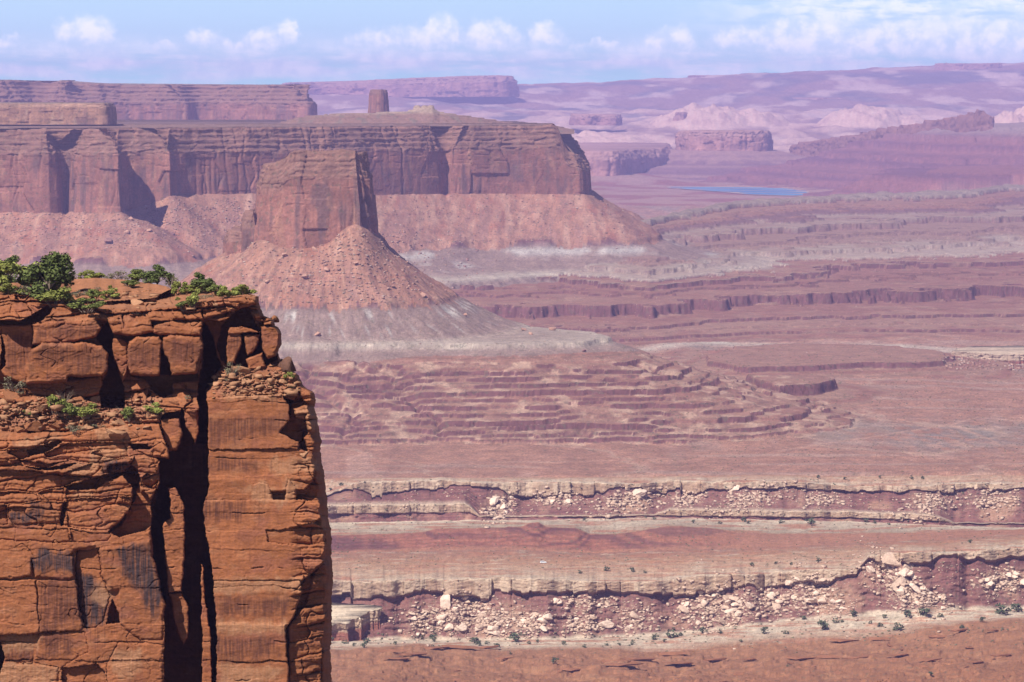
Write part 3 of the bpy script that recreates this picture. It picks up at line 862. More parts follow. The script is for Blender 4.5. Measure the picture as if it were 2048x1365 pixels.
X0 = -160
add(cv([(X0, 1560)]), 1650, C_FORE, 40, 'fore')
add(cv([(X0, 1400), (1000, 1400), (1700, 1385), (2200, 1370)]), 1880, C_FORE, 70, 'fore')
add(cv([(X0, 1302), (700, 1300), (840, 1290), (1000, 1302), (1200, 1298), (1330, 1308), (1420, 1296), (1500, 1290), (1620, 1282), (1720, 1280), (1800, 1272), (1850, 1256), (1950, 1246), (2048, 1240), (2200, 1230)], 5, 60, 1), 2130, mixc(C_FORE, C_SOIL, .35), 10, 'soil')
add(cv([(X0, 1290), (700, 1288), (840, 1286), (1000, 1292), (1200, 1288), (1330, 1290), (1500, 1268), (1620, 1258), (1800, 1246), (1950, 1236), (2200, 1225)], 2, 30, 2), 2165, C_PALE, 12, 'pale')
b1 = cv([(X0, 1282), (700, 1280), (860, 1280), (1000, 1280), (1200, 1276), (1400, 1264), (1560, 1243), (1700, 1232), (1900, 1220), (2048, 1217), (2200, 1214)], 3, 30, 3)
add(b1, 2196 + scal1, C_PALE * .95, 70, 'wall')
u1 = cv([(X0, 1196), (700, 1190), (850, 1186), (1000, 1188), (1130, 1190), (1180, 1182), (1320, 1190), (1400, 1176), (1560, 1172), (1690, 1166), (1712, 1164), (1728, 1140), (1800, 1122), (1900, 1115), (2048, 1110), (2200, 1105)], 4, 34, 4)
gap1 = sst(.02, .28, fbm(XM / 75, XM * 0, 4, 515)) * sst(1300, 1340, NX) + sst(.42, .55, fbm(XM / 75, XM * 0, 4, 515)) * sst(1340, 1300, NX)
gap2 = sst(.02, .30, fbm(XM2 / 70, XM2 * 0, 4, 517))
t1 = cv([(X0, 1166), (700, 1163), (900, 1159), (1000, 1157), (1200, 1164), (1320, 1164), (1400, 1150), (1560, 1145), (1700, 1138), (1716, 1134), (1735, 1112), (1800, 1104), (1900, 1103), (2048, 1094), (2200, 1088)], 3.0, 25, 5)
u1 = u1 + 17 * JAG[505] + 7 * JAG[506]
t1 = t1 + 3 * JAG[505] + 1.6 * JAG[506]
u1 = lerp(u1, t1 + 5, gap1 * .9)
t1 = t1 + 4 * gap1
under1 = under1 * (1 - gap1)
add(u1 + 5, 2224 + scal1 + cap1 * .5 + under1, C_RED, 5, 'under')
add(u1, 2221 + scal1 + cap1, C_CAPF * .9, 22, 'cap')
add(t1, 2222.5 + scal1 + cap1, C_WHITE, 7, 'pale')
add(t1 - 8, 2258 + scal1 * .7, mixc(C_WHITE, C_SOIL, .45), 26, 'soil')
add(cv([(X0, 1128), (700, 1126), (1000, 1124), (1400, 1118), (1700, 1100), (2048, 1076), (2200, 1070)], 2, 90, 6), 2330, C_SOIL, 12, 'soil')
add(cv([(X0, 1108), (700, 1106), (860, 1100), (1000, 1098), (1200, 1106), (1400, 1098), (1700, 1088), (2048, 1068), (2200, 1060)], 3, 70, 7), 2385, mixc(C_SOIL, C_RED, .6), 34, 'hill')
hc = cv([(X0, 1072), (690, 1070), (790, 1068), (850, 1064), (870, 1058), (960, 1056), (1040, 1054), (1062, 1046), (1078, 1045), (1092, 1054), (1150, 1056), (1180, 1069), (1232, 1069), (1290, 1060), (1335, 1052), (1420, 1056), (1470, 1064), (1560, 1068), (1800, 1066), (2200, 1054)], 1.2, 24, 8)
hillmask = np.interp(NX, [600, 1180, 1420, 1520], [1, 1, .6, 0])
add(hc, 2472, mixc(C_SOIL, C_RED, .0) * 1.0, 4, 'soil')
b2 = cv([(X0, 1048), (700, 1046), (940, 1042), (1100, 1040), (1330, 1036), (1500, 1040), (1700, 1044), (1900, 1052), (2048, 1056), (2200, 1056)], 2, 40, 9)
add(np.minimum(hc + 3, np.maximum(hc - 1, b2 + 14)), 2520, C_SAGE, 14, 'sage')
add(b2, 2612 + scal2 * .7, C_PALE, 12, 'wall')
u2a = cv([(X0, 1030), (700, 1029), (940, 1026), (960, 1036), (1200, 1035), (1330, 1033), (1500, 1035), (1700, 1037), (1880, 1043), (1910, 1049), (2200, 1050)], 2, 30, 10)
shelf = np.interp(NX, [930, 960, 1310, 1340, 1860, 1910], [1, .05, .05, .7, .6, .0])
add(u2a, 2617 + scal2 + cap2 * .5 + under2 * .7 * shelf, C_RED, 3, 'under')
add(u2a - 2, 2615 + scal2 + cap2 * shelf, C_CAPF, 10, 'cap')
t2a = u2a - 2 - 16 * shelf - np.interp(NX, [940, 960], [0, .5])
add(t2a, 2616 + scal2 + cap2 * shelf, mixc(C_RED, C_WHITE, .9), 5, 'shelf')
add(t2a - 2 - 7 * shelf, 2634 + scal2 * .9, C_RED, 44, 'wall')
t2 = cv([(X0, 990), (640, 988), (700, 970), (730, 965), (900, 961), (1000, 964), (1100, 965), (1200, 967), (1400, 961), (1600, 964), (1700, 973), (1850, 970), (2048, 966), (2200, 964)], 2.0, 30, 11)
thick2 = cv([(X0, 3), (690, 3), (740, 26), (830, 20), (960, 20), (1090, 25), (1400, 20), (1560, 10), (2048, 13), (2200, 13)], 3, 40, 12)
thick2 = np.maximum(thick2 + (9 * JAG[507] + 4 * JAG[508]) * np.clip(thick2 / 20, 0, 1), 3)
t2 = t2 + 2.4 * JAG[507] + 1.2 * JAG[508]
thick2 = lerp(thick2, 4, gap2 * .85)
t2 = t2 + 3 * gap2
under2 = under2 * (1 - gap2)
add(t2 + thick2 + 3, 2676 + scal2 + cap2 * .5 + under2, C_RED, 4, 'under')
add(t2 + thick2, 2673 + scal2 + cap2, C_CAPF, 14, 'cap')
add(t2, 2675 + scal2 + cap2, C_WHITE, 6, 'pale')
add(t2 - 5, 2712 + scal2 * .5, mixc(C_WHITE, C_SOIL, .35), 8, 'soil')
add(cv([(X0, 957), (1000, 955), (1500, 950), (2200, 945)]), 2752, mixc(C_SOIL, C_RED, .1), 3, 'soil')
add(cv([(X0, 958), (1000, 956), (1500, 951), (2200, 946)]), 2830, C_SOIL, 1, 'soil')

FANS = [
    (930, 1228, 60, 34, 0, 24, (10, 30), 'below the near pale ledge, in the pile left of the flat-topped block'),
    (1000, 1245, 55, 24, 0, 22, (10, 32), 'in the pale pile under the middle of the near ledge'),
    (850, 1245, 40, 28, 0, 14, (8, 24), 'scattered under the left part of the near ledge'),
    (1070, 1250, 30, 20, 0, 12, (10, 34), 'in the small pile right of the middle pale pile'),
    (1165, 1250, 36, 18, 0, 12, (8, 24), 'round the lone flat-topped block under the near ledge'),
    (1170, 1208, 60, 14, 0, 12, (6, 20), 'high on the red slope just under the near ledge'),
    (1270, 1240, 40, 26, 0, 10, (7, 22), 'in the sparse scatter between the two big block piles'),
    (1430, 1218, 68, 42, 0, 44, (9, 30), 'in the broad pale fan below the near ledge, right of centre'),
    (1545, 1205, 45, 24, 0, 18, (9, 28), 'at the right shoulder of the broad pale fan'),
    (1635, 1190, 55, 40, .35, 30, (9, 28), 'in the fan of blocks left of the step in the near ledge'),
    (1790, 1165, 55, 42, .55, 34, (9, 34), 'in the slanting block chute at the step of the near ledge'),
    (1850, 1195, 50, 20, .35, 14, (7, 20), 'at the foot of the slanting block chute'),
    (2005, 1165, 45, 24, 0, 20, (8, 26), 'in the pile at the right end of the near ledge'),
    (1000, 1020, 30, 24, -.4, 14, (8, 22), 'below the far pale ledge, in the pile beside the dark pillars'),
    (1110, 1000, 45, 12, 0, 12, (7, 22), 'just under the far pale ledge at centre'),
    (1255, 1005, 60, 22, -.15, 22, (8, 28), 'in the broad pile under the far pale ledge'),
    (1375, 1000, 26, 14, 0, 10, (7, 20), 'in the small pile right of the far broad pile'),
    (1500, 1000, 60, 20, -.25, 24, (7, 22), 'in the pile under the right part of the far pale ledge'),
    (1640, 1000, 45, 14, 0, 8, (5, 14), 'scattered on the red slope under the thin far ledge'),
    (1860, 1010, 50, 22, -.25, 18, (6, 18), 'in the right-hand pile under the far ledge'),
    (1990, 1000, 50, 20, 0, 14, (6, 16), 'at the far right end under the far ledge'),
]

vY, vP, vC = [], [], []
for k in range(len(crv) - 1):
    (pa, Ya, ca, rows, kind), (pb, Yb, cb_, _, nkind) = crv[k], crv[k + 1]
    for r in range(rows):
        t = np.full(NX.shape, r / rows)
        py = lerp(pa, pb, t)
        xm = (NX - 1024) / FPX * lerp(Ya, Yb, .5)
        z = PZ(py, lerp(Ya, Yb, t))
        if kind in ('wall', 'hill'):
            nb = 7 if kind == 'wall' else 5
            wv = t * nb + .55 * fbm(xm / 60, xm * 0 + k, 3, 520 + k) + .25 * vnoise(xm / 14, t * 6, 521 + k)
            lev = np.floor(wv); fr = wv - lev
            tq = np.clip((lev + sst(.35, 1.0, fr) - .0) / nb, 0, 1)
            sharp = .75 * np.sin(np.pi * np.clip(t, 0, 1)) ** .5
            ty = lerp(t, tq, sharp if kind == 'wall' else sharp * hillmask)
            Y = lerp(Ya, Yb, ty)
            env = np.sin(np.pi * t)
            Y = Y + env * (2.6 * fbm(xm / 9, z / 4, 3, 530 + k) + 1.1 * (rnd(np.floor(xm / 5 + lev * 3.7), 531) - .5))
            base = mixc(np.zeros((len(NX), 3)) + (C_RED if kind == 'wall' else np.array([.36, .15, .11])), C_RED2, sst(-.3, .5, vnoise(z / 1.6 + .4 * fbm(xm / 50, xm * 0, 2, 540), xm / 300, 541 + k)))
            if kind == 'wall':
                scree = sst(.05, .5, fbm(xm / 45, z / 40, 4, 545 + k)) * sst(1.05, .55, t)
                base = mixc(base, np.array([.50, .30, .21]), scree * .75)
                base = mixc(base, ca, sst(.10, .0, t + .06 * fbm(xm / 20, xm * 0, 3, 546 + k)))
            else:
                base = mixc(base, np.array([.45, .225, .15]), np.clip(1 - hillmask + sst(.25, 0, t), 0, 1) * .8)
        else:
            Y = lerp(Ya, Yb, t)
            base = mixc(np.zeros((len(NX), 3)) + ca, cb_, t)
            if kind == 'fore':
                q = (k + t) * 12 + 1.6 * fbm(xm / 50, t * 2 + k, 5, 550)
                fr = q - np.floor(q)
                wd_ = np.sin(np.pi * np.clip((k + t) / 2, 0, 1))
                Y = Y + wd_ * (6 * (fr - .5) * sst(.05, .4, fbm(xm / 75, q / 3, 4, 551)) + 7 * fbm(xm / 60, q / 4, 4, 552) + 1.6 * fbm(xm / 6, q * 2, 3, 555))
                base = base * (1 + .22 * fbm(xm / 12, q * .9, 4, 553))[:, None]
                base = mixc(base, np.array([.46, .235, .13]), sst(.15, .6, fbm(xm / 25, q / 2, 3, 554)) * .6)
            elif kind in ('soil', 'sage', 'pale', 'shelf'):
                f = fbm(xm / 26, py / 3.2, 4, 560 + k)
                Y = Y + 1.2 * fbm(xm / 8, py / 2, 2, 561)
                if kind != 'shelf':
                    base = mixc(base, C_PALE, sst(.15, .6, f) * (.75 if kind != 'soil' else .5))
                    base = mixc(base, np.array([.33, .27, .20]), sst(.05, .55, fbm(xm / 14, py / 2.4, 4, 562 + k)) * (.55 if kind == 'sage' else .35))
                    base = mixc(base, np.array([.44, .19, .12]), sst(-.05, .4, fbm(xm / 45, py / 5, 4, 563 + k)) * (.5 if kind == 'soil' else .8))
            elif kind == 'cap':
                Y = Y + .8 * fbm(xm / 5, z / 2.0, 3, 570 + k) + 1.2 * (np.abs(t - .35) < .05) * vnoise(xm / 9, xm * 0, 571)
                bid = rnd(np.floor(xm / 9 + .4 * vnoise(xm / 20, xm * 0, 572)), 573)
                base = mixc(np.zeros((len(NX), 3)) + C_CAPF, C_WHITE, np.clip(.25 + .9 * (bid - .4), 0, 1) * .9)
                base = mixc(base, np.array([.27, .16, .125]), sst(.1, .6, fbm(xm / 3.2, z / 14, 3, 574)) * .55)
                base = mixc(base, C_WHITE, sst(.75, 1.0, t) * .7)
        vY.append(Y); vP.append(py); vC.append(base)
vY = np.array(vY); vP = np.array(vP); vC = np.array(vC)
NV = P(NX[None, :], vP, vY)
NV[..., 2] += .35 * fbm(NV[..., 0] / 6, NV[..., 1] / 6, 3, 580)
fq = 3.2 * fbm(NV[..., 0] / 60, NV[..., 1] / 90, 5, 581) + .5 * fbm(NV[..., 0] / 12, NV[..., 1] / 12, 3, 582)
fst = np.floor(fq) + sst(.86, 1.0, fq - np.floor(fq))
fw = sst(2140, 2085, NV[..., 1])
NV[..., 2] += fw * (1.9 * lerp(fq, fst, .8) + 0.5 * np.maximum(vnoise(NV[..., 0] / 5, NV[..., 1] / 6, 583), 0))
for cx, cy, rx, ry, sl, n_, s_, w_ in FANS:
    r2 = ((NX[None, :] - cx) / (rx * 1.15)) ** 2 + ((vP - cy - sl * (NX[None, :] - cx)) / (ry * 1.25)) ** 2
    vC = mixc(vC, np.array([.52, .37, .275]), np.exp(-r2 * 1.3) * sst(-.35, .35, fbm(NX[None, :] / 9 + 0 * vP, vP / 6, 4, 586)) * .8)
vC = vC * (1 + .12 * fbm(NV[..., 0] / 5, NV[..., 1] / 5, 3, 584))[..., None]
grit3 = rnd(np.arange(vC.shape[0] * vC.shape[1]).reshape(vC.shape[:2]), 585)
vC = vC * (1 + .22 * (np.where(grit3 > .88, -1.0, .1)))[..., None]
M_RIM = rock_material('white_rim_rock', (.12, .6), var=.2, bump=.5, bump_dist=.7, tint=(.61, .585, .545, 1), speck=(.3, .5))
tag(grid_mesh('desert_floor', NV, vC, M_RIM, smooth=False), 'pale rimmed ledges and red slopes on the canyon floor below', 'canyon floor', kind='structure')


def floor_at(px, py):
    """world point of the first sheet surface seen at a photo pixel"""
    j = int(np.argmin(np.abs(NX - px)))
    col = vP[:, j]
    i = int(np.argmax(col <= py))
    return Vector(NV[i, j])


# ------------------------------------------------------------------ fallen blocks
def boulder_mesh(name, seed, mat, cuts=9, rough=.05, sub=3):
    import bmesh
    r = random.Random(seed)
    bm = bmesh.new()
    bmesh.ops.create_icosphere(bm, subdivisions=sub, radius=1.0)
    planes = []
    for _ in range(cuts):
        n = Vector((r.gauss(0, 1), r.gauss(0, 1), r.gauss(0, 1))).normalized()
        planes.append((n, r.uniform(.34, .62)))
    for v in bm.verts:
        for n, d in planes:
            e = v.co.dot(n) - d
            if e > 0: v.co -= n * e * .93
        v.co *= 1 + rough * r.uniform(-1, 1)
        v.co.z = max(v.co.z, -.45)
    me = bpy.data.meshes.new(name)
    bm.to_mesh(me); bm.free()
    me.materials.append(mat)
    return me


M_BOULD = rock_material('pale_sandstone', (.25, 1.2), var=.2, bump=.6, bump_dist=.4, attr=False, base=(.56, .42, .325, 1))
M_BOULD2 = rock_material('tan_sandstone', (.25, 1.2), var=.22, bump=.6, bump_dist=.4, attr=False, base=(.44, .31, .23, 1))
BME = [boulder_mesh('boulder', 600 + k, M_BOULD if k % 3 else M_BOULD2) for k in range(9)]
rg = random.Random(11)


def boulder(px, py, size, label, group, me=None, squash=None, rot=None, cat='boulder', mats=None):
    """size = width in photo pixels"""
    p = floor_at(px, py)
    w = size / FPX * p.y / 2
    o = bpy.data.objects.new('boulder', me or rg.choice(BME))
    COL.objects.link(o)
    o.location = p + Vector((0, 0, w * .16))
    o.scale = (w * 1.15, w * rg.uniform(.8, 1.1), w * (squash or rg.uniform(.6, .95)))
    o.rotation_euler = rot or (rg.uniform(-.35, .35), rg.uniform(-.35, .35), rg.uniform(0, 6.28))
    return tag(o, label, cat, group)


# fans of blocks below the ledges: centre, half width, half height, slant, count, sizes, where
nb_ = 0
small = []
for cx, cy, rx, ry, sl, n, (s0, s1), where in FANS:
    for i in range(n):
        if nb_ >= 285 and rg.random() < .9: continue
        a = rg.uniform(0, 6.28); rr = math.sqrt(rg.random())
        px = cx + rx * rr * math.cos(a); py = cy + ry * rr * math.sin(a) + sl * (px - cx)
        s = s0 + (s1 - s0) * rg.random() ** 2.2
        boulder(px, py, s, 'pale sandstone boulder ' + where, 'blocks ' + where)
        nb_ += 1
    for i in range(n * 17):
        px = rg.gauss(cx, rx * .62); py = rg.gauss(cy, ry * .62) + sl * (px - cx)
        small.append((px, py, 1.8 + 9 * rg.random() ** 2.2))
for px, py, s, sq, rot, lab in (
        (892, 1212, 42, .7, (.3, -.9, .3), 'big tilted brown slab leaning above the pale pile under the near ledge'),
        (1210, 1254, 38, .62, (0, 0, .4), 'lone flat-topped boulder with dark shaded underside'),
        (1272, 1237, 28, .85, (.2, .5, 1), 'tall rounded boulder standing right of the flat-topped one'),
        (1115, 1208, 20, .95, (.1, .7, .2), 'upright pale boulder high under the near ledge at centre'),
        (1787, 1128, 44, .9, (.2, .3, .2), 'largest cracked block wedged at the step of the near ledge'),
        (1815, 1135, 36, 1.0, (.1, -.3, .9), 'square block beside the largest one at the ledge step'),
        (1470, 978, 30, .4, (.3, -.5, .3), 'long tilted slab under the far ledge right of centre'),
        (1275, 990, 34, .6, (.4, -.5, .2), 'steeply tilted slab in the far broad pile'),
        (985, 1005, 30, .5, (.4, -.7, .4), 'leaning slab beside the dark pillars of the far ledge')):
    boulder(px, py, s, lab, 'single big blocks on the white rim', squash=sq, rot=rot)

# undercut pale outcrop beside the near cliff
RIMC = (np.array([.33, .13, .095]), np.array([.60, .455, .335]), np.array([.26, .10, .085]), np.array([.45, .28, .19]))
tag(cliff('rock_outcrop', [(600, 2190, -382), (650, 2180, -386), (672, 2187, -383.5), (690, 2180, -384), (704, 2190, -382), (722, 2186, -382), (731, 2196, -379), (764, 2203, -375.5), (748, 2209, -375), (700, 2216, -374.5), (600, 2220, -374.5)], -404, -380, M_RIM, ds=.5, nv=50, amp=2.6, cell=7, ledge=.34, setback=-7.5, taper=.12, seed=61, cols=RIMC, cap_c=(.66, .54, .42), top_noise=1.8, streak=.1, smooth=1),
    'pale undercut rock table beside the foot of the near cliff', 'rock')
# red slabs on the slope in front
M_REDB = rock_material('red_sandstone', (.3, 1.5), var=.2, bump=.4, bump_dist=.3, attr=False, base=(.20, .085, .045, 1))
RME = [boulder_mesh('red_slab', 640 + k, M_REDB) for k in range(4)]
for k in range(46):
    px = rg.uniform(1560, 2050) if k < 32 else rg.uniform(700, 1500); py = rg.uniform(1292, 1372) if px > 1560 else rg.uniform(1318, 1372)
    if py < 1300 and px < 1750: continue
    boulder(px, py, 8 + 22 * rg.random() ** 2, 'tilted dark red slab half buried in the red slope at the bottom', 'red slabs on the front slope', me=rg.choice(RME), squash=.3, rot=(rg.uniform(-.3, .1), rg.uniform(-.3, .3), rg.uniform(0, 6.28)), cat='rock')
# wide overhanging ledge plates of the same slope
for k, (px, py, s) in enumerate([(790, 1314, 60), (835, 1318, 80), (800, 1326, 70), (870, 1299, 60), (930, 1297, 80), (985, 1299, 50), (905, 1332, 60), (1010, 1322, 40), (1230, 1328, 60), (1290, 1330, 90), (1365, 1330, 80), (1250, 1341, 80), (1350, 1316, 60),
                                 (1440, 1314, 60), (1500, 1318, 44), (1605, 1327, 70), (1660, 1324, 50), (1730, 1321, 80), (1800, 1322, 60), (1860, 1326, 50), (1880, 1268, 40), (1925, 1262, 44), (1985, 1275, 40), (1690, 1284, 60), (1760, 1282, 40), (2010, 1310, 50), (1950, 1330, 60), (1150, 1345, 60)]):
    p = floor_at(px, py)
    w = s / FPX * p.y / 2
    o = bpy.data.objects.new('red_ledge', RME[k % 4])
    COL.objects.link(o)
    o.location = p + Vector((0, 0, 1.3))
    o.scale = (w * 1.2, w * .45, 1.5)
    o.rotation_euler = (rg.uniform(-.06, .03), rg.uniform(-.06, .06), rg.uniform(-.12, .12))
    tag(o, 'thin dark red ledge plate jutting from the red slope at the bottom', 'rock ledge', 'ledge plates on the front slope')
# countless smaller rubble between them, one object
tv, tf = [], []
ico = [(x * .8, y * .8, z * .8) for z in (-.6, 1) for x, y in ((-1, -1), (1, -1), (1, 1), (-1, 1))]
icf = [(0, 2, 1), (0, 3, 2), (4, 5, 6), (4, 6, 7), (0, 1, 5), (0, 5, 4), (1, 2, 6), (1, 6, 5), (2, 3, 7), (2, 7, 6), (3, 0, 4), (3, 4, 7)]
for k in range(2200):
    px = rg.uniform(640, 2060)
    if rg.random() < .62:
        t = rg.betavariate(1.4, 1.2)
        py = float(lerp(np.interp(px, NX, u1) + 12, np.interp(px, NX, b1), t))
    else:
        py = float(lerp(np.interp(px, NX, t2 + thick2) + 6, np.interp(px, NX, u2a) - 4, rg.random()))
    if fbm(np.array([px / 60]), np.array([py / 25]), 3, 590)[0] > .0:
        small.append((px, py, rg.uniform(1.5, 5.0)))
for px, py, s in small:
    p = floor_at(px, py)
    w = s / FPX * p.y / 2
    b0 = len(tv)
    rz_ = rg.uniform(0, 6.28); c_, s_ = math.cos(rz_), math.sin(rz_)
    sx, sy, sz = w * rg.uniform(.8, 1.3), w * rg.uniform(.7, 1.1), w * rg.uniform(.5, 1.0)
    for v in ico:
        j = rg.uniform(.45, 1.2)
        x, y, z = v[0] * sx * j, v[1] * sy * j, v[2] * sz * j
        tv.append((p.x + x * c_ - y * s_, p.y + x * s_ + y * c_, p.z + z + w * .2))
    tf += [(a + b0, b + b0, c + b0) for a, b, c in icf]
tag(raw_mesh('rubble', tv, tf, M_BOULD2), 'fine pale rubble strewn over the red slopes', 'rubble', kind='stuff')
# ------------------------------------------------------------------ the near cliff: one sculpted sandstone face, its flat top running back, its right side turning away
D0 = 300.0                                  # metres to the main face


def C_(pts):                                # traced in an enlargement of the ledgy belt
    return [(x / 2.438, y / 2.438 + 804) for x, y in pts]


def A(pts):                                 # traced in an enlargement of the upper part
    return [(x / 2.923, y / 2.923 + 480) for x, y in pts]


def B(pts):                                 # traced in an enlargement of the lower part
    return [(x / 2.926, y / 2.926 + 900) for x, y in pts]


R_Y = [540, 585, 592, 600, 612, 620, 632, 640, 652, 655, 668, 690, 705, 718, 732, 750, 765, 772, 786, 800, 815, 830, 860, 885, 905, 935, 960, 985, 1010, 1035, 1060, 1100, 1160, 1200, 1260, 1300, 1380, 1500]
R_X = [500, 512, 518, 516, 520, 522, 528, 548, 550, 556, 564, 562, 556, 560, 575, 596, 604, 606, 628, 632, 628, 634, 637, 644, 640, 646, 650, 652, 656, 656, 662, 663, 666, 663, 664, 661, 664, 664]
T_X = [-150, 0, 40, 95, 110, 140, 150, 200, 260, 330, 345, 352, 400, 440, 480, 500, 522]
T_Y = [566, 566, 566, 566, 562, 560, 559, 556, 560, 570, 574, 580, 578, 578, 582, 586, 594]

